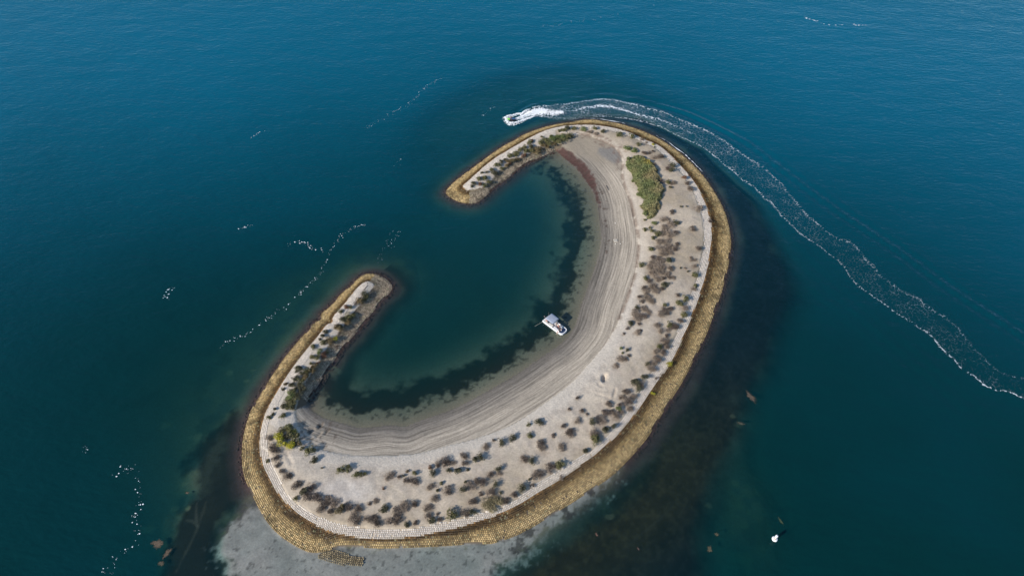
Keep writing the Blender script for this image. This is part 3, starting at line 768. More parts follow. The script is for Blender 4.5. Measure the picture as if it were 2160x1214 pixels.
bc = bc * np.where(white, 0.80 + 0.34 * RNG.random(nb), 0.58 + 0.80 * RNG.random(nb))[:, None]
tz = BT[:, 0] * gx_ + BT[:, 1] * gy_
tx3 = np.stack([BT[:, 0], BT[:, 1], tz], 1)
Nn = np.stack([BT[:, 1], -BT[:, 0]], 1)
nx3 = np.stack([Nn[:, 0], Nn[:, 1], Nn[:, 0] * gx_ + Nn[:, 1] * gy_], 1)
half = PITCHB * 0.5 * (0.80 + 0.10 * RNG.random(nb))
top = half * 0.74
c3 = np.stack([BP[:, 0], BP[:, 1], bz], 1)
hgt = 0.08 + 0.05 * RNG.random(nb) + np.where(~white & (r_b < 0.25), 0.10 * RNG.random(nb), 0)
VB = np.zeros((nb, 8, 3))
for i, (a_, b_) in enumerate(((-1, -1), (1, -1), (1, 1), (-1, 1))):
    VB[:, i] = c3 + tx3 * (a_ * half)[:, None] + nx3 * (b_ * half)[:, None] - [0, 0, 0.05]
    VB[:, 4 + i] = c3 + tx3 * (a_ * top)[:, None] + nx3 * (b_ * top)[:, None]
    VB[:, 4 + i, 2] += hgt + (RNG.random(nb) - 0.5) * 0.03
FB = np.array([[4, 5, 6, 7], [0, 1, 5, 4], [1, 2, 6, 5], [2, 3, 7, 6], [3, 0, 4, 7]])
bm_ = Mat('cast_concrete_blocks')
ab = bm_.attr('col')
nbk = bm_.noise(7.0, 4, 0.6, bm_.pos())
bm_.ln(bm_.mul(ab.outputs['Color'], bm_.rng(nbk.outputs['Fac'], 0.25, 0.75, 0.75, 1.2)), bm_.b.inputs['Base Color'])
bm_.b.inputs['Roughness'].default_value = 0.88
bm_.b.inputs['Specular IOR Level'].default_value = 0.2
rev_root = empty('block_revetment', (0, 120, 0))
tag(rev_root, 'sloping concrete block revetment round the C-shaped island, pale above and golden brown below', 'revetment')
def block_part(name, sel, label):
    n = sel.sum()
    me = make_mesh(name, VB[sel].reshape(-1, 3) - [0, 120, 0], (np.arange(n)[:, None, None] * 8 + FB[None]).reshape(-1, 4), smooth=False)
    add_col(me, np.repeat(bc[sel], 8, axis=0))
    o = link(name, me, bm_.m, rev_root)
    tag(o, label, kind='stuff')
block_part('crest_blocks', white, 'bare pale concrete blocks along the crest')
block_part('seaward_blocks', ~white & ~inner & ~subm, 'golden brown weed-stained concrete blocks on the outer slope')
block_part('lagoon_blocks', ~white & inner & ~subm, 'grey brown concrete blocks on the lagoon side of the spits')
block_part('drowned_blocks', subm, 'purple brown weed-covered blocks just under water')

# the low spur of blocks that leaves the revetment in front of the island
sp = resample(upl([(676, 1163), (700, 1171), (729, 1179), (748, 1182), (764, 1183)]), PITCHB)
sv, sf, scol = [], [], []
for i, p in enumerate(sp):
    t = sp[min(i + 1, len(sp) - 1)] - sp[max(i - 1, 0)]
    t /= np.linalg.norm(t)
    n_ = np.array([-t[1], t[0]])
    wdt = 3 if i < len(sp) * 0.6 else 2
    for j in range(-wdt, wdt + 1):
        q = p + n_ * (j * PITCHB + (random.random() - .5) * .1) + t * ((j % 2) * PITCHB * .5)
        zc = 0.16 - 0.06 * abs(j) + random.random() * 0.1
        h = PITCHB * .42
        b0 = len(sv)
        for (a_, b_) in ((-1, -1), (1, -1), (1, 1), (-1, 1)):
            sv.append((*(q + t * a_ * h + n_ * b_ * h), -0.5))
        for (a_, b_) in ((-1, -1), (1, -1), (1, 1), (-1, 1)):
            sv.append((*(q + t * a_ * h * .72 + n_ * b_ * h * .72), zc))
        sf += [[b0 + x for x in f] for f in FB.tolist()]
        k_ = 0.5 + random.random() * 0.8
        scol += [np.array([.33, .26, .15]) * k_] * 8
sv = np.array(sv)
o0 = up(720, 1177)
me = make_mesh('block_spur', sv - [o0.x, o0.y, 0], sf, smooth=False)
add_col(me, np.array(scol))
so = link('spur_blocks', me, bm_.m)
so.parent = rev_root
so.location = (o0.x, o0.y - 120, 0)
tag(so, 'thin spur of tan blocks running out over the sand flat', kind='stuff')

# ------------------------------------------------------------------ shrubs
def leaf_cloud(seed, n, lobes, size, flat=0.75, twig=False):
    r = np.random.default_rng(seed)
    lc_ = []
    for _ in range(lobes):
        a_ = r.random() * 6.283
        rad = 0.62 * math.sqrt(r.random())
        rr_ = 0.30 + 0.28 * r.random()
        lc_.append((rad * math.cos(a_), rad * math.sin(a_), rr_ * flat * (0.55 + 0.75 * r.random()), rr_))
    lc_ = np.array(lc_)
    k = r.integers(0, lobes, n)
    d = r.normal(size=(n, 3))
    d[:, 2] = np.abs(d[:, 2]) - 0.25
    d /= np.linalg.norm(d, axis=1)[:, None]
    ra = lc_[k, 3] * (0.55 + 0.5 * r.random(n))
    p = lc_[k, :3] + d * ra[:, None] * np.array([1, 1, flat])
    p[:, 2] = np.maximum(p[:, 2], 0.02)
    nr = d + r.normal(size=(n, 3)) * 0.55
    nr /= np.linalg.norm(nr, axis=1)[:, None]
    t = np.cross(nr, r.normal(size=(n, 3)))
    t /= np.linalg.norm(t, axis=1)[:, None]
    b = np.cross(nr, t)
    if twig:
        t, b = d + r.normal(size=(n, 3)) * 0.5, t
        t /= np.linalg.norm(t, axis=1)[:, None]
    s_ = size * (0.6 + 0.8 * r.random(n))[:, None]
    asp = 0.22 if twig else 0.62
    ln_ = 1.8 if twig else 1.0
    V_ = np.stack([p - t * s_ * ln_, p + b * s_ * asp, p + t * s_ * ln_, p - b * s_ * asp], 1).reshape(-1, 3)
    V_[:, 2] = np.maximum(V_[:, 2], -0.02)
    F_ = np.arange(4 * n).reshape(n, 4)
    tone = np.repeat(0.65 + 0.3 * r.random(lobes)[k] + 0.35 * r.random(n), 4)
    # a handful of bare stems from the root
    sv_, sf_ = [], []
    for i in range(lobes):
        c_ = lc_[i, :3]
        w_ = 0.03
        b0 = len(V_) + len(sv_)
        for s0 in ((-w_, 0), (w_, 0), (0, w_)):
            sv_.append((s0[0], s0[1], -0.05))
        for s0 in ((-w_, 0), (w_, 0), (0, w_)):
            sv_.append((c_[0] + s0[0] * .5, c_[1] + s0[1] * .5, c_[2]))
        for a_, b_ in ((0, 1), (1, 2), (2, 0)):
            sf_.append([b0 + a_, b0 + b_, b0 + 3 + b_, b0 + 3 + a_])
    V_ = np.vstack([V_, np.array(sv_)])
    F_ = np.vstack([F_, np.array(sf_)])
    tone = np.r_[tone, np.full(len(sv_), 0.5)]
    return V_, F_, tone

def leaf_mat(name, c1_, c2_, rough=0.7):
    m = Mat(name)
    oi = m.new('ObjectInfo')
    mx = m.new('Mix', data_type='RGBA')
    nz = m.noise(1.6, 3, 0.6, m.pos())
    m.ln(m.math('ADD', m.math('MULTIPLY', oi.outputs['Random'], 0.6), m.rng(nz.outputs['Fac'], 0.35, 0.65, 0, 0.4)), mx.inputs['Factor'])
    mx.inputs['A'].default_value = (*c1_, 1)
    mx.inputs['B'].default_value = (*c2_, 1)
    m.ln(m.mul(mx.outputs['Result'], m.attr('tone').outputs['Fac']), m.b.inputs['Base Color'])
    m.b.inputs['Roughness'].default_value = rough
    m.b.inputs['Specular IOR Level'].default_value = 0.2
    return m.m

KIND = {  # colour words, material, leaf style
    'o': ('olive green', leaf_mat('olive_leaves', (0.105, 0.105, 0.042), (0.15, 0.135, 0.06)), 0),
    'k': ('dark olive', leaf_mat('dark_olive_leaves', (0.066, 0.066, 0.036), (0.10, 0.09, 0.052)), 0),
    'g': ('fresh green', leaf_mat('green_leaves', (0.115, 0.145, 0.048), (0.155, 0.17, 0.065)), 0),
    'y': ('yellow green', leaf_mat('yellow_leaves', (0.40, 0.355, 0.03), (0.30, 0.275, 0.045)), 0),
    'r': ('reddish brown', leaf_mat('red_brown_twigs', (0.17, 0.085, 0.05), (0.20, 0.115, 0.07)), 0),
    'b': ('brownish olive', leaf_mat('brown_olive_leaves', (0.15, 0.105, 0.05), (0.17, 0.135, 0.07)), 0),
    'd': ('dry grey brown', leaf_mat('dry_grey_twigs', (0.21, 0.165, 0.125), (0.28, 0.225, 0.175)), 1),
    'm': ('dark mauve brown', leaf_mat('dark_dry_twigs', (0.105, 0.080, 0.064), (0.155, 0.12, 0.095)), 1),
}
BUSH = {}
for kk, (w_, mt, style) in KIND.items():
    for v in range(4):
        if style == 0:
            V_, F_, tn = leaf_cloud(100 + v + ord(kk) * 7, 620, 7 + v, 0.085, 0.85)
        else:
            V_, F_, tn = leaf_cloud(300 + v + ord(kk) * 7, 520, 8 + v, 0.10, 0.62, twig=True)
        me = make_mesh('shrub_' + w_.replace(' ', '_'), V_, F_, smooth=False)
        add_f(me, 'tone', tn)
        me.materials.append(mt)
        BUSH[kk, v] = me

ONES = ['', 'first', 'second', 'third', 'fourth', 'fifth', 'sixth', 'seventh', 'eighth', 'ninth', 'tenth', 'eleventh', 'twelfth', 'thirteenth', 'fourteenth', 'fifteenth', 'sixteenth', 'seventeenth', 'eighteenth', 'nineteenth']
TENS = {2: 'twent', 3: 'thirt', 4: 'fort', 5: 'fift'}
def ordinal(n):
    if n < 20: return ONES[n]
    t, r = divmod(n, 10)
    return TENS[t] + ('ieth' if r == 0 else 'y-' + ONES[r])
srnd = random.Random(11)
for data, ox, oy, sc, mark, where, frm, grp in AREAS:
    rows = []
    for (x_, y_, d_, k_) in data:
        u, v = ox + x_ / sc, oy + y_ / sc
        dia = d_ / sc * mpp(u, v)
        size = 'small' if dia < 1.15 else ('large' if dia > 2.1 else 'middling')
        rows.append((math.hypot(u - mark[0], v - mark[1]), u, v, dia, size, k_))
    rows.sort()
    cnt = {}
    for dist, u, v, dia, size, k_ in rows:
        key = (size, k_)
        cnt[key] = cnt.get(key, 0) + 1
        p = on_ground(u, v + 2)
        o = bpy.data.objects.new('shrub' if KIND[k_][2] == 0 else 'dry_shrub', BUSH[k_, srnd.randrange(4)])
        C.objects.link(o)
        hs = dia * 0.5 * srnd.uniform(1.05, 1.28)
        hs *= {'d': 1.32, 'm': 1.12}.get(k_, 1.2 if 'spit' in where else 1.0)
        o.location = (p.x, p.y, p.z - 0.03)
        o.scale = (hs * srnd.uniform(.9, 1.1), hs * srnd.uniform(.9, 1.1), min(hs * (0.85 if k_ == 'd' else 1.12), 1.15) * srnd.uniform(0.9, 1.3))
        o.rotation_euler = (0, 0, srnd.random() * 6.28)
        tag(o, '%s %s shrub %s, %s such from %s' % (size, KIND[k_][0], where, ordinal(cnt[key]), frm), 'shrub', grp)

# a big tan dome bush at the edge of the blocks in the south
V_, F_, tn = leaf_cloud(901, 2600, 16, 0.05, 0.55)
me = make_mesh('dome_bush', V_, F_, smooth=False)
add_f(me, 'tone', tn)
p = on_ground(1041, 1062)
o = link('dome_bush', me, leaf_mat('tan_green_leaves', (0.20, 0.165, 0.085), (0.25, 0.20, 0.12)), loc=(p.x, p.y, p.z - 0.04))
o.scale = (2.75, 2.2, 1.2)
tag(o, 'broad low tan green dome bush at the southern edge of the pale blocks', 'bush')

# the tall yellow-green bush on the west side
yb = empty('willow_bush', on_ground(604, 925))
tag(yb, 'tall bushy yellow-green shrub between the beach and the white blocks on the left', 'bush')
for (u, v, d_, k_) in ((589, 916, 78, 'y'), (612, 903, 92, 'o'), (622, 921, 96, 'o'), (612, 937, 74, 'y'), (597, 930, 84, 'y'), (606, 915, 84, 'k'), (594, 905, 56, 'o'), (628, 935, 60, 'b'), (620, 908, 60, 'y')):
    dia = d_ / 3.335 * mpp(u, v)
    p = on_ground(u, v + 3)
    o = link('foliage', BUSH[k_, srnd.randrange(4)], parent=yb)
    o.location = Vector((p.x, p.y, p.z - 0.03)) - yb.location
    o.scale = (dia * .55, dia * .55, dia * 0.5)
    o.rotation_euler = (0, 0, srnd.random() * 6.28)

# green thicket of reeds and groundsel: one mass
TH = [(460, 440), (540, 450), (610, 510), (670, 560), (700, 640), (720, 720), (770, 800), (760, 860), (720, 940), (710, 1010), (660, 1080), (600, 1110), (560, 1020), (510, 970), (560, 900),
      (480, 850), (500, 780), (420, 700), (430, 640), (370, 560), (360, 490)]
thp = upl([(1250 + x / 5.057, 240 + y / 5.057 + 2) for x, y in TH], 1.9)
lo, hi = thp.min(0), thp.max(0)
cand = lo + RNG.random((60000, 2)) * (hi - lo)
sd = sdf(cand[:, 0], cand[:, 1], thp) + (fbm(cand[:, 0], cand[:, 1], 0.8, 2, 7) - 0.5) * 1.6
cand = cand[sd > 0]
sd = sd[sd > 0]
cand = cand[:26000]
sd = sd[:26000]
n = len(cand)
clump = fbm(cand[:, 0], cand[:, 1], 0.55, 3, 17)
hz = (0.35 + 1.25 * clump) * sst(0, 1.0, sd) * (0.35 + 0.75 * RNG.random(n)) + 0.1
cz = ground_z(cand[:, 0], cand[:, 1]) + hz
pc = np.stack([cand[:, 0], cand[:, 1], cz], 1)
nr = RNG.normal(size=(n, 3)) * 0.7 + [0, 0, 0.8]
nr /= np.linalg.norm(nr, axis=1)[:, None]
t_ = np.cross(nr, RNG.normal(size=(n, 3)))
t_ /= np.linalg.norm(t_, axis=1)[:, None]
b_ = np.cross(nr, t_)
s_ = (0.10 + 0.12 * RNG.random(n))[:, None]
Vt = np.stack([pc - t_ * s_ * 1.5, pc + b_ * s_ * .45, pc + t_ * s_ * 1.5, pc - b_ * s_ * .45], 1).reshape(-1, 3)
hue = fbm(cand[:, 0], cand[:, 1], 0.22, 3, 27)
hx = (cand[:, 0] - lo[0]) / (hi[0] - lo[0])
tcol = mix(np.zeros((n, 3)) + [0.165, 0.19, 0.068], [0.30, 0.245, 0.115], sst(0.35, 0.65, hue * 0.6 + hx * 0.4))
tcol = mix(tcol, [0.34, 0.26, 0.03], np.exp(-((cand[:, 0] - thp[2, 0]) ** 2 + (cand[:, 1] - thp[2, 1]) ** 2) / 3.5) * 0.9)
tcol *= (0.6 + 0.7 * RNG.random(n))[:, None]
oth = thp.mean(0)
zth = float(ground_z(oth[0], oth[1])[0])
me = make_mesh('thicket', Vt - [oth[0], oth[1], zth], np.arange(4 * n).reshape(n, 4), smooth=False)
add_col(me, np.repeat(tcol, 4, axis=0))
tm = Mat('thicket_leaves')
tm.ln(tm.mul(tm.attr('col').outputs['Color'], tm.rng(tm.noise(2.5, 3, vec=tm.pos()).outputs['Fac'], .3, .7, .8, 1.2)), tm.b.inputs['Base Color'])
tm.b.inputs['Roughness'].default_value = 0.7
tag(link('thicket', me, tm.m, loc=(oth[0], oth[1], zth)), 'long dense thicket of green and tan reeds on the pale sand at the far end', 'thicket', kind='stuff')

# ------------------------------------------------------------------ small mesh tools for made things
class MB:
    def __init__(s):
        s.v, s.f = [], []
    def box(s, c, size, taper=1.0, rot=None):
        b0 = len(s.v)
        for z in (-1, 1):
            k = taper if z > 0 else 1.0
            for (x, y) in ((-1, -1), (1, -1), (1, 1), (-1, 1)):
                p = Vector((x * size[0] / 2 * k, y * size[1] / 2 * k, z * size[2] / 2))
                if rot is not None: p = rot @ p
                s.v.append(tuple(Vector(c) + p))
        s.f += [[b0 + i for i in q] for q in ([3, 2, 1, 0], [4, 5, 6, 7], [0, 1, 5, 4], [1, 2, 6, 5], [2, 3, 7, 6], [3, 0, 4, 7])]
        return s
    def tube(s, pts, r, n=8, cap=True):
        pts = [Vector(p) for p in pts]
        rs = r if isinstance(r, (list, tuple)) else [r] * len(pts)
        rings = []
        for i, p in enumerate(pts):
            d = (pts[min(i + 1, len(pts) - 1)] - pts[max(i - 1, 0)]).normalized()
            a = d.cross(Vector((0, 0, 1)))
            if a.length < 1e-3: a = d.cross(Vector((1, 0, 0)))
            a.normalize()
            b = d.cross(a)
            b0 = len(s.v)
            for k in range(n):
                t = 2 * math.pi * k / n
                s.v.append(tuple(p + (a * math.cos(t) + b * math.sin(t)) * rs[i]))
            rings.append(b0)
        for i in range(len(rings) - 1):
            for k in range(n):
                s.f.append([rings[i] + k, rings[i] + (k + 1) % n, rings[i + 1] + (k + 1) % n, rings[i + 1] + k])
        if cap:
            s.f.append([rings[0] + k for k in range(n)][::-1])
            s.f.append([rings[-1] + k for k in range(n)])
        return s
    def loft(s, sections, closed_ends=True):
        rings = []
        for sec in sections:
            rings.append(len(s.v))
            s.v += [tuple(p) for p in sec]
        n = len(sections[0])
        for i in range(len(rings) - 1):
            for k in range(n):
                s.f.append([rings[i] + k, rings[i] + (k + 1) % n, rings[i + 1] + (k + 1) % n, rings[i + 1] + k])
        if closed_ends:
            s.f.append([rings[0] + k for k in range(n)][::-1])
            s.f.append([rings[-1] + k for k in range(n)])
        return s
    def build(s, name, mat, parent=None, smooth=False, bevel=0.0):
        me = bpy.data.meshes.new(name)
        me.from_pydata(s.v, [], s.f)
        me.update()
        bm = bmesh.new()
        bm.from_mesh(me)
        bmesh.ops.recalc_face_normals(bm, faces=bm.faces)
        if bevel:
            bmesh.ops.bevel(bm, geom=list(bm.edges), offset=bevel, segments=2, affect='EDGES', profile=0.6, clamp_overlap=True)
        bm.to_mesh(me)
        bm.free()
        for p in me.polygons: p.use_smooth = smooth
        return link(name, me, mat, parent)

M_WHITE = simple_mat('white_gelcoat', (0.80, 0.79, 0.77), 0.3, 0.04, 1.5, spec=0.5)
M_DECK = simple_mat('grey_deck_vinyl', (0.33, 0.34, 0.36), 0.6, 0.1, 4)
M_NAVY = simple_mat('navy_vinyl', (0.03, 0.05, 0.10), 0.5, 0.15, 4)
M_CREAM = simple_mat('cream_upholstery', (0.70, 0.66, 0.58), 0.5, 0.06, 3)
M_CANVAS = simple_mat('grey_canvas', (0.30, 0.335, 0.40), 0.8, 0.10, 2.2)
M_STEEL = simple_mat('stainless_tube', (0.6, 0.6, 0.6), 0.3, 0.05, 5, metal=1.0)
M_BLACK = simple_mat('black_plastic', (0.02, 0.02, 0.022), 0.4, 0.2, 5)
M_ROPE = simple_mat('pale_rope', (0.55, 0.52, 0.42), 0.9, 0.2, 20)
M_GREEN = simple_mat('lime_gelcoat', (0.22, 0.55, 0.10), 0.35, 0.06, 3)
M_RED = simple_mat('orange_red_paint', (0.62, 0.20, 0.07), 0.45, 0.1, 3)
M_PLANK = simple_mat('bleached_timber', (0.60, 0.54, 0.44), 0.85, 0.2, 6)

# ------------------------------------------------------------------ people
def skin_mesh(name, J, E, rootv=0, sub=1):
    me = bpy.data.meshes.new(name)
    names = list(J)
    me.from_pydata([J[k][0] for k in names], [(names.index(a), names.index(b)) for a, b in E], [])
    o = bpy.data.objects.new(name, me)
    C.objects.link(o)
    o.modifiers.new('skin', 'SKIN')
    sv = me.skin_vertices[0].data
    for i, k in enumerate(names):
        r = J[k][1]
        sv[i].radius = r if isinstance(r, tuple) else (r, r)
        sv[i].use_root = (i == rootv)
    m = o.modifiers.new('sub', 'SUBSURF')
    m.levels = sub
    m.render_levels = sub
    dg = bpy.context.evaluated_depsgraph_get()
    out = bpy.data.meshes.new_from_object(o.evaluated_get(dg))
    bpy.data.objects.remove(o)
    for p in out.polygons: p.use_smooth = True
    return out

def figure(pose):
    """joints with radii; origin at the hips, facing +x"""
    if pose == 'sit':
        t = {'hip': (0, 0, .10), 'waist': (-.03, 0, .24), 'chest': (-.05, 0, .42), 'neck': (-.03, 0, .60), 'sh': (-.05, .18, .54), 'el': (.04, .25, .28), 'wr': (.24, .17, .20), 'kn': (.44, .13, .10), 'an': (.46, .12, -.34), 'to': (.62, .13, -.38)}
    elif pose == 'ride':
        t = {'hip': (0, 0, .10), 'waist': (.06, 0, .24), 'chest': (.16, 0, .40), 'neck': (.26, 0, .54), 'sh': (.20, .19, .48), 'el': (.42, .27, .30), 'wr': (.60, .24, .22), 'kn': (.36, .26, -.02), 'an': (.10, .34, -.36), 'to': (.26, .36, -.40)}
    else:
        t = {'hip': (0, 0, .92), 'waist': (0, 0, 1.05), 'chest': (.0, 0, 1.24), 'neck': (.01, 0, 1.46), 'sh': (0, .19, 1.40), 'el': (.02, .25, 1.12), 'wr': (.14, .23, .90), 'kn': (.02, .11, .50), 'an': (-.01, .12, .08), 'to': (.14, .14, .03)}
    V_ = lambda k: Vector(t[k])
    J = {'hip': (t['hip'], (.15, .12)), 'waist': (t['waist'], (.135, .10)), 'chest': (t['chest'], (.155, .11)), 'neck': (t['neck'], .052)}
    hd = V_('neck') + Vector((.02, 0, .12))
    J['head'] = (tuple(hd), (.078, .095))
    J['crown'] = (tuple(hd + Vector((-.01, 0, .085))), (.062, .075))
    J['nose'] = (tuple(hd + Vector((.105, 0, .0))), .016)
    E = [('hip', 'waist'), ('waist', 'chest'), ('chest', 'neck'), ('neck', 'head'), ('head', 'crown'), ('head', 'nose')]
    for sd in (1, -1):
        m = Vector((1, sd, 1))
        g = lambda k: Vector((t[k][0], t[k][1] * sd, t[k][2]))
        n = lambda k: k + ('l' if sd > 0 else 'r')
        J[n('sh')] = (tuple(g('sh')), .062)
        J[n('el')] = (tuple(g('el')), .044)
        J[n('wr')] = (tuple(g('wr')), .028)
        d = (g('wr') - g('el')).normalized()
        side = d.cross(Vector((0, 0, 1))).normalized()
        palm = g('wr') + d * .07
        J[n('palm')] = (tuple(palm), (.036, .020))
        J[n('hj')] = (tuple(Vector((t['hip'][0], .09 * sd, t['hip'][2] - .03))), .092)
        J[n('kn')] = (tuple(g('kn')), .060)
        J[n('an')] = (tuple(g('an')), .040)
        J[n('to')] = (tuple(g('to')), .034)
        E += [('chest', n('sh')), (n('sh'), n('el')), (n('el'), n('wr')), (n('wr'), n('palm')), ('hip', n('hj')), (n('hj'), n('kn')), (n('kn'), n('an')), (n('an'), n('to'))]
        for fi, (off, ln) in enumerate(((-.030, .070), (-.010, .080), (.010, .076), (.030, .062))):
            tip = palm + d * (.035 + ln) + side * off * 1.2 + Vector((0, 0, -.02))
            J[n('f%d' % fi)] = (tuple(tip), .009)
            E.append((n('palm'), n('f%d' % fi)))
        J[n('th')] = (tuple(g('wr') + d * .055 + side * (-.062 * sd)), .010)
        E.append((n('palm'), n('th')))
    return J, E, t

FIG = {}
for ps in ('sit', 'stand', 'ride'):
    J, E_, t_ = figure(ps)
    FIG[ps] = (skin_mesh('person_' + ps, J, E_), t_)
SKINS = [simple_mat('skin_fair', (0.62, 0.40, 0.30), 0.55, 0.06, 8), simple_mat('skin_tan', (0.46, 0.27, 0.18), 0.55, 0.06, 8)]
HAIRS = [simple_mat('dark_hair', (0.02, 0.015, 0.012), 0.6, 0.2, 20), simple_mat('brown_hair', (0.12, 0.06, 0.03), 0.6, 0.2, 20), simple_mat('straw_hat', (0.62, 0.55, 0.40), 0.8, 0.1, 20)]
CLOTH = {k: simple_mat('cloth_' + k, c, 0.85, 0.1, 10) for k, c in {'white': (.75, .74, .72), 'navy': (.03, .04, .08), 'pink': (.62, .26, .22), 'blue': (.42, .58, .72), 'black': (.025, .025, .03), 'cream': (.68, .60, .46), 'grey': (.25, .25, .27)}.items()}

def person(label, pose, loc, rz, skin, top, bottom, hair, hat=False, group=None):
    base, t = FIG[pose]
    me = base.copy()
    for m in (SKINS[skin], CLOTH[top] if top else SKINS[skin], CLOTH[bottom]):
        me.materials.append(m)
    n = len(me.polygons)
    c = np.zeros(n * 3)
    me.polygons.foreach_get('center', c)
    c = c.reshape(-1, 3)
    mi = np.zeros(n, np.int32)
    hz_, nz_ = t['hip'][2], t['neck'][2]
    mi[(c[:, 2] > hz_ + .06) & (c[:, 2] < nz_ - .015) & (np.abs(c[:, 1]) < .25) & (np.hypot(c[:, 0] - t['chest'][0], c[:, 1]) < .30)] = 1
    kn = t['kn']
    if pose == 'stand':
        mi[(c[:, 2] < hz_ + .06) & (c[:, 2] > .58) & (np.abs(c[:, 1]) < .21)] = 2
    else:
        mi[(mi == 0) & (c[:, 2] < hz_ + .12) & (c[:, 2] > hz_ - .16) & (c[:, 0] < kn[0] * .66) & (np.abs(c[:, 1]) < .30) & (c[:, 0] < .28)] = 2
    me.polygons.foreach_set('material_index', mi)
    o = link('person', me)
    o.location = loc
    o.rotation_euler = (0, 0, rz)
    tag(o, label, 'person', group)
    hd = Vector(t['neck']) + Vector((.02, 0, .12))
    mb = MB()
    secs = []
    rim = 0.21 if hat else 0.092
    for z, r in ((-.02, rim), (.03, rim if hat else .108), (.035, .112), (.08, .105), (.12, .08), (.145, .03)):
        secs.append([(hd.x - .018 + r * math.cos(a), hd.y + r * .88 * math.sin(a), hd.z + z + (0 if hat else (-.07 if math.cos(a) < -.2 and z < .0 else 0.02 if z < 0 else 0))) for a in np.linspace(0, 2 * math.pi, 12, endpoint=False)])
    mb.loft(secs).build('hat' if hat else 'hair', HAIRS[hair], o, smooth=True)
    return o

# ------------------------------------------------------------------ the deck boat aground in the lagoon
P0, P1, P2 = up(1144, 676, .6), up(1185, 706.7, .6), up(1200, 696, .6)
ax_ = (P1 - P0)
ax_.z = 0
BL = 6.55
ax_.normalize()
lf = Vector((-ax_.y, ax_.x, 0))
BW = 2.4
bc_ = P0 + ax_ * BL / 2 + lf * BW / 2
brz = math.atan2(ax_.y, ax_.x)
boat = empty('deck_boat', (bc_.x, bc_.y, 0), brz)
tag(boat, 'white deck boat with grey canopy and outboard motor nosed up to the lagoon beach', 'boat')
def hull_outline(inset, z, bowcut=0.55):
    x0, x1, w = -BL / 2 + inset, BL / 2 - inset, BW / 2 - inset
    r = bowcut
    pts = [(x0, -w), (x1 - 1.5 * r, -w), (x1 - .6 * r, -w + .12), (x1 - .15 * r, -w + .38), (x1, -w + .75), (x1, w - .75), (x1 - .15 * r, w - .38), (x1 - .6 * r, w - .12), (x1 - 1.5 * r, w), (x0, w)]
    return [(a, b, z) for a, b in pts]
MB().loft([hull_outline(.30, -.28), hull_outline(.06, .05), hull_outline(0, .60), hull_outline(.03, .68), hull_outline(.19, .68), hull_outline(.23, .36)]).build('hull', M_WHITE, boat)
MB().loft([hull_outline(.235, .362), hull_outline(.235, .385)]).build('deck_floor', M_DECK, boat)
MB().tube([(-3.0, -.99, .76), (1.75, -.99, .76)], .028, 6).tube([(-3.0, -.99, .62), (-3.0, -.99, .76)], .02, 6).tube([(1.75, -.99, .62), (1.75, -.99, .76)], .02, 6).build('side_rail', M_NAVY, boat)
MB().tube([(-3.0, .99, .76), (1.75, .99, .76)], .028, 6).tube([(-3.0, .99, .62), (-3.0, .99, .76)], .02, 6).tube([(1.75, .99, .62), (1.75, .99, .76)], .02, 6).build('side_rail', M_NAVY, boat)
MB().box((-1.4, -.72, .60), (2.6, .50, .42)).build('bench', M_CREAM, boat, bevel=.05)
MB().box((.95, -.72, .60), (1.5, .50, .42)).build('bench', M_WHITE, boat, bevel=.05)
MB().box((1.1, .72, .60), (1.7, .50, .42)).build('bench', M_CREAM, boat, bevel=.05)
MB().box((-2.75, 0, .60), (.55, 1.7, .42)).build('stern_bench', M_CREAM, boat, bevel=.05)
MB().loft([[(1.95, -.95, .50), (2.75, -.85, .50), (2.98, -.4, .50), (2.98, .4, .50), (2.75, .85, .50), (1.95, .95, .50)], [(1.95, -.95, .60), (2.75, -.85, .60), (2.98, -.4, .60), (2.98, .4, .60), (2.75, .85, .60), (1.95, .95, .60)]]).build('bow_cushion', M_NAVY, boat)
con = MB().loft([[(-.6, .15, .38), (0, .15, .38), (0, .95, .38), (-.6, .95, .38)], [(-.55, .17, 1.0), (-.1, .17, 1.0), (-.1, .93, 1.0), (-.55, .93, 1.0)], [(-.4, .2, 1.2), (-.15, .2, 1.2), (-.15, .9, 1.2), (-.4, .9, 1.2)]]).build('console', M_WHITE, boat)
MB().tube([(-.60 - .03 * math.cos(a), .55 + .17 * math.cos(a), 1.0 + .17 * math.sin(a)) for a in np.linspace(0, 2 * math.pi, 15)], .015, 5, cap=False).build('steering_wheel', M_BLACK, con)
# canopy: cloth over two hoops
cc_ = [up(1140 + x / 21.3, 655 + y / 21.3, 2.5) for x, y in ((520, 100), (830, 350), (540, 580), (240, 340))]
cm = sum(cc_, Vector()) / 4
rel = Matrix.Rotation(-brz, 4, 'Z') @ (cm - Vector((bc_.x, bc_.y, 0)))
cx0, cy0 = rel.x, rel.y
gx_n, gy_n = 9, 9
cv_, cf_ = [], []
for lay in (0, 1):
    for i in range(gx_n):
        for j in range(gy_n):
            a_, b_ = i / (gx_n - 1) * 2 - 1, j / (gy_n - 1) * 2 - 1
            cv_.append((cx0 + a_ * 1.24, cy0 + b_ * 1.19, 2.50 - .10 * b_ * b_ - .03 * a_ * a_ + .02 * math.cos(a_ * 9) - lay * .03))
for lay in (0, 1):
    o_ = lay * gx_n * gy_n
    for i in range(gx_n - 1):
        for j in range(gy_n - 1):
            cf_.append([o_ + i * gy_n + j, o_ + (i + 1) * gy_n + j, o_ + (i + 1) * gy_n + j + 1, o_ + i * gy_n + j + 1])
rim_ = [i * gy_n for i in range(gx_n)] + [(gx_n - 1) * gy_n + j for j in range(1, gy_n)] + [i * gy_n + gy_n - 1 for i in range(gx_n - 2, -1, -1)] + [j for j in range(gy_n - 2, 0, -1)]
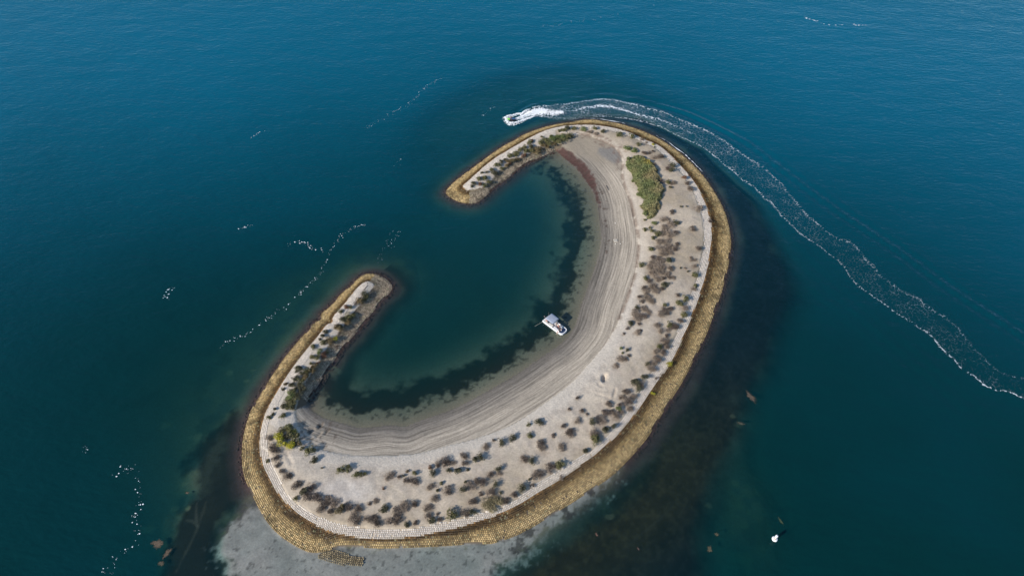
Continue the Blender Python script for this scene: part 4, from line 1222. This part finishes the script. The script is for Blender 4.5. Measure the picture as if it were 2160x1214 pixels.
for a_, b_ in zip(rim_, rim_[1:] + rim_[:1]):
    cf_.append([a_, b_, b_ + gx_n * gy_n, a_ + gx_n * gy_n])
mb = MB()
mb.v, mb.f = cv_, cf_
cano = mb.build('canopy', M_CANVAS, boat, smooth=True)
for sx in (-1, 1):
    MB().tube([(cx0 + sx * 1.0, -1.1, .66), (cx0 + sx * 1.1, -1.12, 2.2), (cx0 + sx * 1.1, -.9, 2.40), (cx0 + sx * 1.1, 0, 2.46), (cx0 + sx * 1.1, .9, 2.40), (cx0 + sx * 1.1, 1.12, 2.2), (cx0 + sx * 1.0, 1.1, .66)], .02, 6).build('canopy_hoop', M_STEEL, cano)
MB().tube([(-3.1, .95, .66), (-3.12, .95, 2.3)], .022, 6).build('flag_staff', M_STEEL, boat)
mot = MB().loft([[(-3.75, -.16, .75), (-3.35, -.18, .75), (-3.35, .18, .75), (-3.75, .16, .75)], [(-3.85, -.19, .95), (-3.35, -.2, .95), (-3.35, .2, .95), (-3.85, .19, .95)], [(-3.75, -.14, 1.22), (-3.42, -.16, 1.25), (-3.42, .16, 1.25), (-3.75, .14, 1.22)]]).build('outboard_motor', M_BLACK, boat, bevel=.03)
MB().box((-3.52, 0, .35), (.20, .12, .85)).box((-3.58, 0, -.1), (.5, .10, .08)).build('motor_leg', M_BLACK, mot)
MB().box((-3.32, 0, .62), (.12, .32, .30)).build('motor_bracket', M_STEEL, mot)
MB().tube([(-3.52, -.19, 1.08), (-3.52, -.20, 1.18)], .06, 8).build('motor_badge', M_WHITE, mot)

def in_boat(x, y, z):
    return Vector((bc_.x, bc_.y, 0)) + ax_ * x + lf * y + Vector((0, 0, z))
def at_boat(cx, cy, z):
    p = up(1140 + cx / 21.3, 655 + cy / 21.3, z) - Vector((bc_.x, bc_.y, 0))
    return p.dot(ax_), p.dot(lf)
GP = 'people on the deck boat'
person('person in pink top seated at the stern half under the boat canopy', 'sit', in_boat(-2.35, -.62, .72), brz + 1.4, 0, 'pink', 'grey', 1, group=GP)
person('person in black with dark hair standing at the boat\'s canopy edge', 'stand', in_boat(-.55, -.38, .385), brz + .3, 1, 'black', 'black', 0, group=GP)
person('person in cream shirt standing by the boat console', 'stand', in_boat(.15, .38, .385), brz + .1, 0, 'cream', 'grey', 2, hat=True, group=GP)
person('person in white top on the far boat bench', 'sit', in_boat(.85, .66, .72), brz - 1.5, 0, 'white', 'white', 1, group=GP)
person('bare-shouldered person with dark hair amid the group on the boat', 'sit', in_boat(1.05, .12, .72), brz + 2.6, 0, 'pink', 'navy', 0, group=GP)
person('person in pale blue top seated toward the bow of the boat', 'sit', in_boat(1.72, .34, .60), brz - 2.4, 0, 'blue', 'navy', 1, group=GP)
person('person in navy seated on the near boat bench', 'sit', in_boat(1.25, -.55, .72), brz + 1.7, 1, 'navy', 'black', 0, group=GP)
person('person in white sitting on the navy bow cushion of the boat', 'sit', in_boat(2.25, -.25, .52), brz - 2.9, 0, 'white', 'navy', 1, group=GP)
person('person sitting on the boat side with legs hanging over the water', 'sit', in_boat(1.95, -1.05, .58), brz - 1.57, 0, 'white', 'pink', 1, group=GP)
bag = MB().box((0, 0, .16), (.55, .32, .32), taper=.85).build('duffel_bag', M_BLACK, bevel=.05)
bag.location = in_boat(-1.7, -.70, .81)
bag.rotation_euler = (0, 0, brz + .2)
MB().tube([(-.15, -.1, .30), (-.1, -.1, .42), (.1, -.1, .42), (.15, -.1, .30)], .015, 5).build('bag_handle', M_NAVY, bag)
tag(bag, 'black duffel bag lying on the near bench of the boat beside the canopy', 'bag')
q0, q1 = in_boat(-3.1, -1.1, .66), up(1128, 688, -0.02)
pts = [q0.lerp(q1, k / 10) + Vector((0, 0, -.35 * math.sin(math.pi * k / 10) * (1 - k / 10))) for k in range(11)]
pts = [(p.x - q0.x, p.y - q0.y, max(p.z, -.03) - q0.z) for p in pts]
rp = MB().tube(pts, .022, 6).build('anchor_rope', M_ROPE)
rp.location = q0
tag(rp, 'thin pale anchor rope running from the stern of the deck boat into the lagoon', 'rope')

# ------------------------------------------------------------------ jet ski, rider and wake
jp = up(1078, 252.5, 0.2)
jaim = up(1062, 253.5, 0.2) - jp
jrz = math.atan2(jaim.y, jaim.x)
jet = empty('jet_ski', (jp.x, jp.y, 0.05), jrz)
tag(jet, 'dark jet ski with lime green nose racing past the far side of the island', 'jet ski')
def jsec(x, w, z0, z1, ch):
    return [(x, -w * .5, z0), (x, -w, z0 + ch), (x, -w * .92, z1), (x, 0, z1 + .05), (x, w * .92, z1), (x, w, z0 + ch), (x, w * .5, z0)]
MB().loft([jsec(-1.45, .52, -.18, .30, .15), jsec(-.6, .60, -.22, .34, .18), jsec(.5, .58, -.20, .40, .2), jsec(1.05, .40, -.08, .46, .22), jsec(1.5, .10, .16, .46, .12)]).build('hull', M_BLACK, jet, smooth=False)
MB().loft([[(.45, -.40, .42), (.45, .40, .42), (.45, .28, .78), (.45, -.28, .78)], [(.95, -.36, .45), (.95, .36, .45), (.95, .22, .72), (.95, -.22, .72)], [(1.46, -.09, .46), (1.46, .09, .46), (1.46, .06, .53), (1.46, -.06, .53)]]).build('hood', M_GREEN, jet)
MB().loft([[(-1.25, -.22, .36), (-1.25, .22, .36), (-1.25, .18, .66), (-1.25, -.18, .66)], [(-.4, -.20, .36), (-.4, .20, .36), (-.4, .15, .78), (-.4, -.15, .78)], [(.4, -.24, .40), (.4, .24, .40), (.4, .14, .84), (.4, -.14, .84)]]).build('seat', simple_mat('blue_seat_vinyl', (.06, .12, .25), .5, .1, 5), jet)
MB().tube([(.42, -.38, 1.0), (.50, -.1, .98), (.50, .1, .98), (.42, .38, 1.0)], .02, 6).tube([(.50, 0, .8), (.50, 0, .98)], .035, 6).build('handlebar', M_BLACK, jet)
jd = Vector((math.cos(jrz), math.sin(jrz), 0))
person('person in black vest crouched on the jet ski', 'ride', Vector((jp.x, jp.y, .05 + .72)) - jd * .25, jrz, 1, 'black', 'navy', 0)

# spray: thousands of drops and clots of white water thrown along the arms and the jet
sp_v, sp_f = [], []
OCT = np.array([(1, 0, 0), (0, 1, 0), (-1, 0, 0), (0, -1, 0), (0, 0, 1), (0, 0, -1)], float)
OF = [(0, 1, 4), (1, 2, 4), (2, 3, 4), (3, 0, 4), (1, 0, 5), (2, 1, 5), (3, 2, 5), (0, 3, 5)]
def zc(x, y):
    return (1055 + x / 18.0, 225 + y / 18.0)
def spray(path, width, height, n, rmin, rmax):
    P = resample(upl([zc(*p) for p in path]), n=200)
    for _ in range(n):
        s_ = RNG.random()
        k = min(int(s_ * 199), 198)
        w = np.interp(s_, np.linspace(0, 1, len(width)), width)
        h = np.interp(s_, np.linspace(0, 1, len(height)), height)
        tdir = P[k + 1] - P[k]
        tdir /= np.linalg.norm(tdir) + 1e-9
        g = RNG.normal() * 0.5
        c = P[k] + np.array([-tdir[1], tdir[0]]) * g * w
        r = rmin + (rmax - rmin) * RNG.random() ** 2
        z = max(0.0, h * (1 - g * g) * RNG.random()) + 0.02
        sc = np.array([r, r, r * 0.6]) * (0.7 + 0.6 * RNG.random(3))
        b0 = len(sp_v)
        sp_v.extend((OCT * sc + [c[0], c[1], z]).tolist())
        sp_f.extend([[b0 + i for i in f] for f in OF])
spray([(330, 470), (200, 480), (300, 400), (480, 340), (650, 280), (800, 250)], [.7, .9, .8, .55, .4, .2], [.5, .7, .6, .4, .25, .1], 1100, .05, .22)
spray([(230, 520), (300, 610), (380, 650), (560, 640), (760, 570), (960, 480), (1300, 360)], [.7, .8, .8, .6, .5, .35, .15], [.6, .6, .5, .4, .25, .15, .05], 1300, .05, .22)
spray([(570, 490), (720, 440), (900, 370), (1150, 260), (1400, 190), (1600, 160), (1760, 200)], [.15, .35, .7, 1.1, 1.5, 1.7, 1.4], [.5, .5, .5, .45, .35, .2, .1], 4200, .06, .26)
spray([(780, 340), (900, 220), (1000, 140), (1080, 90)], [.3, .5, .7, .5], [.3, .4, .3, .1], 600, .05, .18)
spray([(1700, 200), (1900, 230), (2160, 230), (2400, 215)], [2.0, 1.7, 1.3, .6], [.15, .1, .08, .05], 1100, .05, .18)
foam_m = Mat('white_water')
fn = foam_m.noise(3.0, 3, vec=foam_m.pos())
fcol = foam_m.new('RGB')
fcol.outputs[0].default_value = (0.86, 0.88, 0.89, 1)
foam_m.ln(foam_m.mul(fcol.outputs[0], foam_m.rng(fn.outputs['Fac'], .3, .7, .9, 1.05)), foam_m.b.inputs['Base Color'])
foam_m.b.inputs['Roughness'].default_value = 0.9
foam_m.b.inputs['Specular IOR Level'].default_value = 0.1
sp_v = np.array(sp_v)
me = make_mesh('spray', sp_v - [jp.x, jp.y, 0], np.array(sp_f), smooth=True)
tag(link('spray', me, foam_m.m, loc=(jp.x, jp.y, 0)), 'white spray thrown up around and behind the jet ski', 'spray', kind='stuff')

# wake foam: a sheet of broken foam lying on the water between the two traced edges
W_UP = [(1090, 243), (1113, 231), (1136, 222), (1184, 216.5), (1223, 212), (1257, 206), (1293, 208), (1329, 215), (1365, 225), (1401, 235), (1425, 245), (1461, 259), (1497, 276), (1531, 296), (1560, 318), (1624.5, 360), (1680, 420), (1712, 457), (1758, 494),
        (1795, 507.6), (1823, 535), (1855, 572), (1896.7, 604), (1975, 650.5), (2021, 687.5), (2058, 733.6), (2099.6, 770.5), (2160, 798), (2230, 835)]
W_LO = [(1091, 256), (1109, 252), (1131.5, 247), (1170, 252), (1205, 253), (1240, 248), (1281, 248), (1329, 254), (1377, 264.6), (1400, 273), (1415.6, 281.5), (1449, 296), (1485, 315), (1509, 334.4), (1546, 364.6), (1597, 406), (1634, 443), (1680, 489), (1726, 521),
        (1777, 563), (1795, 590.6), (1827.5, 618), (1878, 655), (1938, 692), (1970.5, 720), (2012, 766), (2067, 807), (2123, 830), (2200, 866)]
NS, NT = 620, 40
eu, el_ = resample(upl(W_UP), n=NS), resample(upl(W_LO), n=NS)
tt = np.linspace(-0.10, 1.10, NT)
ss = np.linspace(0, 1, NS)
jig_u = (fbm(ss * 60, ss * 0, 1.0, 4, 301) - 0.5) * 2.0 * (0.4 + 0.6 * ss)
jig_l = (fbm(ss * 70, ss * 0, 1.0, 4, 311) - 0.5) * 2.0 * (0.4 + 0.6 * ss)
dirv = el_ - eu
wid = np.linalg.norm(dirv, axis=1)
dirn = dirv / wid[:, None]
eu2 = eu + dirn * jig_u[:, None]
el2 = el_ + dirn * jig_l[:, None]
Wp = eu2[:, None, :] * (1 - tt)[None, :, None] + el2[:, None, :] * tt[None, :, None]
wx_, wy_ = Wp[..., 0], Wp[..., 1]
S2, T2 = np.meshgrid(ss, tt, indexing='ij')
fade = np.interp(S2, [0, .08, .18, .32, .5, .75, 1], [1.0, 1.0, .95, .80, .62, .47, .42])
wj = fbm(S2 * 90, T2 * 2, 1.0, 3, 321)
e1 = np.exp(-((T2 - 0.06 - .05 * wj) / .07) ** 2) * np.interp(S2, [0, .15, .35, .7, 1], [.75, .8, .66, .48, .36])
e2 = np.exp(-((T2 - 0.96 + .05 * wj) / .035) ** 2) * np.interp(S2, [0, .12, .2, .35, .8, .93, 1], [.45, .5, .70, .72, .66, .85, .85])
mid_c = np.interp(S2, [0, .04, .10, .16, .24, .40, .6, 1], [.55, .45, .50, .42, .60, .45, .40, .35])
md = np.exp(-((T2 - mid_c - .10 * (wj - .5)) / .10) ** 2) * np.interp(S2, [0, .06, .10, .15, .22, .32, .45, 1], [1.0, .70, .62, .95, .85, .55, .30, .20])
body_d = np.where((T2 > 0.0) & (T2 < 1.0), 1, 0) * np.interp(S2, [0, .1, .2, .4, .7, 1], [.46, .45, .40, .32, .22, .19])
dens = np.clip(np.maximum.reduce([e1, e2, md, body_d]) + (fbm(wx_, wy_, .5, 3, 331) - .5) * .35, 0, 1)
dens *= sst(-.10, -.01, T2) * sst(1.10, 1.0, T2)
zw = np.zeros_like(wx_) + 0.035
c1w = bil(fields['C1'], wx_.ravel(), wy_.ravel()).reshape(wx_.shape)
c2w = bil(fields['C2'], wx_.ravel(), wy_.ravel()).reshape(wx_.shape)
zw += 0.30 * np.exp(-(c1w / 2.6) ** 2) * np.cos(2 * math.pi * c1w / 3.4) + 0.09 * np.exp(-(c2w / 5.0) ** 2) * np.cos(2 * math.pi * c2w / 3.6)
ii = np.arange(NS * NT).reshape(NS, NT)
WF = np.stack([ii[:-1, :-1], ii[1:, :-1], ii[1:, 1:], ii[:-1, 1:]], -1).reshape(-1, 4)
WVv = np.stack([wx_, wy_, zw], -1).reshape(-1, 3)
o0 = WVv.mean(0)
o0[2] = 0
me = make_mesh('wake_foam', WVv - o0, WF)
add_f(me, 'dens', dens.ravel())
fm = Mat('lacy_foam')
Pf = fm.pos()
na = fm.noise(3.4, 5, 0.7, Pf, dist=0.8)
vo = fm.new('TexVoronoi', feature='DISTANCE_TO_EDGE')
vo.inputs['Scale'].default_value = 0.95
wv = fm.new('VectorMath', operation='ADD')
nw = fm.noise(1.1, 3, 0.6, Pf)
fm.ln(Pf, wv.inputs[0])
fm.ln(nw.outputs['Color'], wv.inputs[1])
fm.ln(wv.outputs[0], vo.inputs['Vector'])
lace = fm.rng(vo.outputs['Distance'], 0.0, 0.20, 0.26, -0.14)
val = fm.math('ADD', na.outputs['Fac'], lace)
dn = fm.attr('dens').outputs['Fac']
thr = fm.math('SUBTRACT', 0.86, fm.math('MULTIPLY', dn, 0.62))
al = fm.math('MULTIPLY', fm.math('SUBTRACT', val, thr), 3.2, clamp=True)
al = fm.math('MULTIPLY', al, fm.math('MULTIPLY_ADD', dn, 0.85, 0.14, clamp=True))
trf = fm.new('BsdfTransparent')
dff = fm.new('BsdfDiffuse')
dff.inputs[0].default_value = (0.84, 0.87, 0.89, 1)
mxf = fm.new('MixShader')
fm.ln(al, mxf.inputs[0])
fm.ln(trf.outputs[0], mxf.inputs[1])
fm.ln(dff.outputs[0], mxf.inputs[2])
fm.ln(mxf.outputs[0], fm.out.inputs[0])
tag(link('wake_foam', me, fm.m, loc=o0), 'long curving foam wake trailing behind the jet ski past the right of the island', 'wake', kind='stuff')

# ------------------------------------------------------------------ drifting foam flecks, each line of them one scatter
def flecks(label, crop, pts, n, spread, rmax, smooth=True):
    ox, oy, sc = crop
    P = upl([(ox + x / sc, oy + y / sc) for x, y in pts])
    Pl = resample(P, n=300, smooth=smooth)
    v_, f_ = [], []
    for _ in range(n):
        s_ = RNG.random()
        if RNG.random() < 0.35: continue
        if fbm(np.array([s_ * 24]), np.array([spread]), 1.0, 3, n)[0] < 0.34: continue
        c = Pl[int(s_ * 299)] + RNG.normal(size=2) * spread
        r = (0.03 + RNG.random() ** 3 * rmax * 0.6)
        m_ = 7
        b0 = len(v_)
        ang_ = np.linspace(0, 6.283, m_, endpoint=False)
        rr_ = r * (0.6 + 0.8 * RNG.random(m_))
        el = 1 + 0.4 * RNG.random()
        v_.append((c[0], c[1], 0.03 + r * .25))
        for a_, q in zip(ang_, rr_):
            v_.append((c[0] + q * math.cos(a_) * el, c[1] + q * math.sin(a_), 0.005))
        f_ += [[b0, b0 + 1 + k, b0 + 1 + (k + 1) % m_] for k in range(m_)]
    v_ = np.array(v_)
    o_ = v_.mean(0)
    o_[2] = 0
    tag(link('foam_flecks', make_mesh('foam_flecks', v_ - o_, np.array(f_)), foam_m.m, loc=o_), label, 'foam', kind='stuff')
R7 = (450, 420, 3.793)
flecks('long string of white foam flecks drifting past the tip of the lower spit', R7, [(70, 1165), (170, 1110), (270, 1075), (340, 1025), (420, 965), (510, 900), (590, 850), (660, 795), (720, 720), (795, 660), (830, 615), (870, 560), (900, 505), (915, 450), (945, 390), (990, 335), (1040, 280), (1110, 240), (1200, 205), (1290, 180), (1360, 145)], 300, .35, .16)
flecks('short trail of foam flecks left of the long foam string', R7, [(592, 368), (615, 350), (670, 340), (750, 360), (765, 385), (815, 400), (860, 400), (855, 430)], 70, .35, .26)
flecks('tiny foam clump on open water upper left of the lower spit', R7, [(200, 240), (262, 215), (285, 208), (312, 208)], 26, .22, .24)
flecks('faint foam specks just off the tip of the lower spit', R7, [(1320, 490), (1345, 430), (1380, 380), (1440, 300), (1500, 262)], 70, .8, .08)
flecks('lone patch of foam flecks on the water left of the lower spit', (0, 405, 2.997), [(1040, 680), (1065, 640), (1080, 610), (1100, 616)], 30, .5, .22)
flecks('straggling foam flecks along the lower left edge of the view', (0, 810, 3.0), [(740, 570), (765, 520), (800, 555), (830, 520), (860, 565), (870, 650), (890, 760), (880, 795), (855, 835), (825, 860), (840, 905), (900, 925), (860, 1000), (805, 1050), (750, 1075), (720, 1140), (680, 1140), (650, 1180), (705, 1200)], 130, .45, .20)
flecks('thin foam line on the blue water at the top right', (1440, 0, 2.997), [(770, 110), (820, 125), (890, 148), (950, 158), (1050, 158), (1120, 160), (1210, 158)], 110, .30, .35)
flecks('faint foam line on the open water at the top centre', (720, 0, 2.997), [(1240, 170), (1400, 150), (1600, 120), (1740, 90), (1900, 40), (2000, 30)], 110, .6, .12)
flecks('faint foam line slanting across the water left of the jet ski', (720, 0, 2.997), [(150, 810), (230, 770), (330, 715), (450, 640), (540, 545), (650, 490)], 150, .5, .14)
flecks('few foam specks just ahead of the jet ski', (720, 0, 2.997), [(890, 730), (930, 700), (970, 670)], 30, .4, .12)
flecks('small foam trail on open water well above the lower spit', (0, 0, 2.997), [(1590, 870), (1625, 845), (1670, 825)], 26, .2, .22)
flecks('scattered foam specks beside the tip of the upper spit', (720, 0, 2.997), [(340, 1045), (380, 1005)], 14, .3, .16)
flecks('scant foam specks at the far left bottom', (0, 810, 3.0), [(515, 395), (550, 410), (575, 430)], 12, .4, .14)

# breaking ripple along the outer toe
lw_p = resample(upl([(1232, 251), (1262, 252), (1290, 256), (1318, 262)]), 0.3)
lw_q = resample(upl([(1382, 286.5), (1404, 298), (1426, 313.5), (1447, 330), (1466, 348), (1480, 363)]), 0.3)
for P, lab in ((lw_p, 'thin white lapping wave on the blocks at the far end of the island'), (lw_q, 'thin white lapping wave along the blocks on the upper right of the island')):
    v_, f_ = [], []
    for i, p in enumerate(P):
        t = P[min(i + 1, len(P) - 1)] - P[max(i - 1, 0)]
        t /= np.linalg.norm(t)
        n_ = np.array([-t[1], t[0]])
        w_ = max(0.0, 0.22 * vnoise(np.array([i * .37]), np.array([1.0]), 3)[0] - .05) * math.sin(math.pi * i / (len(P) - 1)) ** .4 + .01
        c = p + n_ * (0.35 + .3 * (vnoise(np.array([i * .21]), np.array([5.0]), 4)[0] - .5))
        v_ += [(*(c - n_ * w_), .012), (*c, .012 + w_ * .4), (*(c + n_ * w_), .012)]
    for i in range(len(P) - 1):
        f_ += [[3 * i, 3 * i + 1, 3 * i + 4, 3 * i + 3], [3 * i + 1, 3 * i + 2, 3 * i + 5, 3 * i + 4]]
    v_ = np.array(v_)
    o_ = v_.mean(0)
    o_[2] = 0
    tag(link('lapping_wave', make_mesh('lapping_wave', v_ - o_, np.array(f_)), foam_m.m, loc=o_), lab, 'wave', kind='stuff')

# ------------------------------------------------------------------ marker buoy
bp_ = up(1634, 1136, 0)
buoy = empty('marker_buoy', (bp_.x, bp_.y, 0))
tag(buoy, 'white marker buoy with a round collar floating alone at lower right', 'buoy')
ring = lambda z, r: [(r * math.cos(a), r * math.sin(a), z) for a in np.linspace(0, 2 * math.pi, 20, endpoint=False)]
MB().loft([ring(-.5, .30), ring(-.05, .56), ring(.14, .58), ring(.26, .44), ring(.30, .26)]).build('float_collar', M_WHITE, buoy, smooth=True)
MB().loft([ring(.28, .27), ring(1.60, .26), ring(1.70, .24), ring(1.74, .10)]).build('post', M_WHITE, buoy, smooth=True)
MB().loft([ring(.50, .275), ring(.62, .275)]).build('band', M_RED, buoy, smooth=True)
MB().tube([(0, 0, 1.72), (0, 0, 1.86)], .03, 8).build('lifting_eye', M_STEEL, buoy)

# ------------------------------------------------------------------ bits on the beach
pp = on_ground(1298, 508)
pal = empty('slatted_frame', pp, math.radians(8))
tag(pal, 'small pale slatted wooden frame lying on the grey beach right of the lagoon', 'pallet')
for x in (-.36, 0.0, .36):
    MB().box((x, 0, .20), (.24, 1.0, .035)).build('slat', M_PLANK, pal)
for y in (-.45, .45):
    MB().box((0, y, .10), (1.0, .09, .16)).build('bearer', M_PLANK, pal)
ST = [(1298.2, 514.5, .16, 'below the slatted frame'), (1308.5, 514, .15, 'right of the slatted frame'), (1314.4, 510.8, .12, 'farthest right of the slatted frame'), (1298, 470.8, .17, 'on the beach well above the slatted frame'), (1106.8, 326.7, .2, 'among the upper spit shrubs')]
M_STONE = simple_mat('pale_stone', (.66, .62, .54), .9, .15, 5)
for u, v, r, w_ in ST:
    bm = bmesh.new()
    bmesh.ops.create_icosphere(bm, subdivisions=2, radius=r)
    for vv in bm.verts:
        vv.co *= 1 + .25 * (random.random() - .5)
        vv.co.z *= .65
    me = bpy.data.meshes.new('pale_stone')
    bm.to_mesh(me)
    bm.free()
    p = on_ground(u, v)
    tag(link('pale_stone', me, M_STONE, loc=(p.x, p.y, p.z + r * .4)), 'small pale stone lying ' + w_, 'stone', 'pale stones on the sand')
# dark driftwood at the tip of the lower spit
for (u, v), (u2, v2), lab in (((767, 612.5), (776, 602.5), 'thin grey driftwood pole lying along the white tip of the lower spit'), ((774, 598.5), (777.5, 597), 'short dark driftwood chunk at the very tip of the lower spit'),
                              ((1278, 392), (1283, 402), 'thin dark driftwood stick on the sand left of the green thicket')):
    a_, b_ = on_ground(u, v), on_ground(u2, v2)
    mb = MB()
    mb.tube([(0, 0, .12), tuple((b_ - a_) * .5 + Vector((.05, .05, .14))), tuple((b_ - a_) + Vector((0, 0, .12)))], [.08, .10, .05], 7)
    o = mb.build('driftwood', simple_mat('grey_driftwood', (.13, .11, .095), .9, .25, 8), smooth=True)
    o.location = a_
    tag(o, lab, 'driftwood')

# ------------------------------------------------------------------ floating mats of weed
WM = [(1583, 836, 1.0, 2.2, 25, 'tan weed mat drifting right of the island, long and slanting', (.17, .125, .085)), (333, 1146, 1.6, 1.3, 0, 'large tan weed mat at lower left near the dark weed bed', (.19, .135, .085)), (352, 1166, .7, 1.5, -30, 'narrow tan weed mat beside the large one at lower left', (.17, .12, .075)),
      (341, 1187, .9, .7, 10, 'olive tan weed mat below the large one at lower left', (.12, .10, .06)), (1497, 1157, .7, 1.0, -25, 'small olive weed mat at the bottom, left of the buoy', (.14, .12, .065)), (1512, 1126, .6, .5, 0, 'round olive weed mat nearest left of the buoy', (.14, .12, .065)),
      (1258, 1126, .30, .75, 20, 'reddish weed strip over the dark bed below the island', (.22, .12, .085)), (1346, 1156, .22, .55, 30, 'thin reddish weed strip at the bottom, right of the longer one', (.18, .10, .08)), (1562, 892, 1.1, .5, -10, 'faint olive weed mat under the slanting tan one', (.10, .10, .065)),
      (395, 1038, .6, .35, 0, 'little tan weed mat left of the dark weed bed', (.15, .11, .065)), (1647, 1098, .35, 1.2, 25, 'green weed strip just above the buoy', (.08, .12, .055))]
for u, v, rx, ry, deg, lab, cl_ in WM:
    p = up(u, v)
    v_, f_ = [], []
    NR, NA = 6, 28
    seed = int(u)
    v_.append((0, 0, .03))
    for i in range(1, NR + 1):
        for j in range(NA):
            a_ = 2 * math.pi * j / NA
            q = i / NR * (0.55 + 1.0 * fbm(np.array([2.2 * math.cos(a_) + seed]), np.array([2.2 * math.sin(a_)]), 1.0, 3, 5)[0])
            v_.append((rx * q * math.cos(a_), ry * q * math.sin(a_), .03 - .06 * (i / NR) ** 2 + .02 * random.random()))
    for j in range(NA):
        f_.append([0, 1 + j, 1 + (j + 1) % NA, 1 + (j + 1) % NA])
    quad = [[1 + i * NA + j, 1 + (i + 1) * NA + j, 1 + (i + 1) * NA + (j + 1) % NA, 1 + i * NA + (j + 1) % NA] for i in range(NR - 1) for j in range(NA)]
    mb = MB()
    mb.v = v_
    mb.f = [f[:3] for f in f_] + quad
    wmm = Mat('drifting_weed')
    tcw = wmm.new('TexCoord')
    nzw = wmm.noise(1.7, 5, 0.65, tcw.outputs['Object'])
    nzc = wmm.noise(4.0, 3, 0.6, tcw.outputs['Object'])
    rgb = wmm.new('RGB')
    rgb.outputs[0].default_value = (*[q * .55 for q in cl_], 1)
    wmm.ln(wmm.mul(rgb.outputs[0], wmm.rng(nzc.outputs['Fac'], .3, .7, .6, 1.3)), wmm.b.inputs['Base Color'])
    wmm.b.inputs['Roughness'].default_value = .8
    thin = wmm.math('ADD', wmm.math('MULTIPLY', nzw.outputs['Fac'], 1.6), wmm.math('MULTIPLY', wmm.attr('rad').outputs['Fac'], -1.25))
    wmm.ln(wmm.math('MULTIPLY', wmm.math('ADD', thin, 0.12), 2.2, clamp=True), wmm.b.inputs['Alpha'])      # the mat thins to loose strands at its edge
    o = mb.build('weed_mat', wmm.m, smooth=True)
    rads = np.r_[0, np.repeat(np.arange(1, NR + 1) / NR, NA)]
    if len(o.data.vertices) == len(rads): add_f(o.data, 'rad', rads)
    o.location = (p.x, p.y, .0)
    o.rotation_euler = (0, 0, math.radians(deg))
    tag(o, lab, 'weed', 'drifting weed mats')
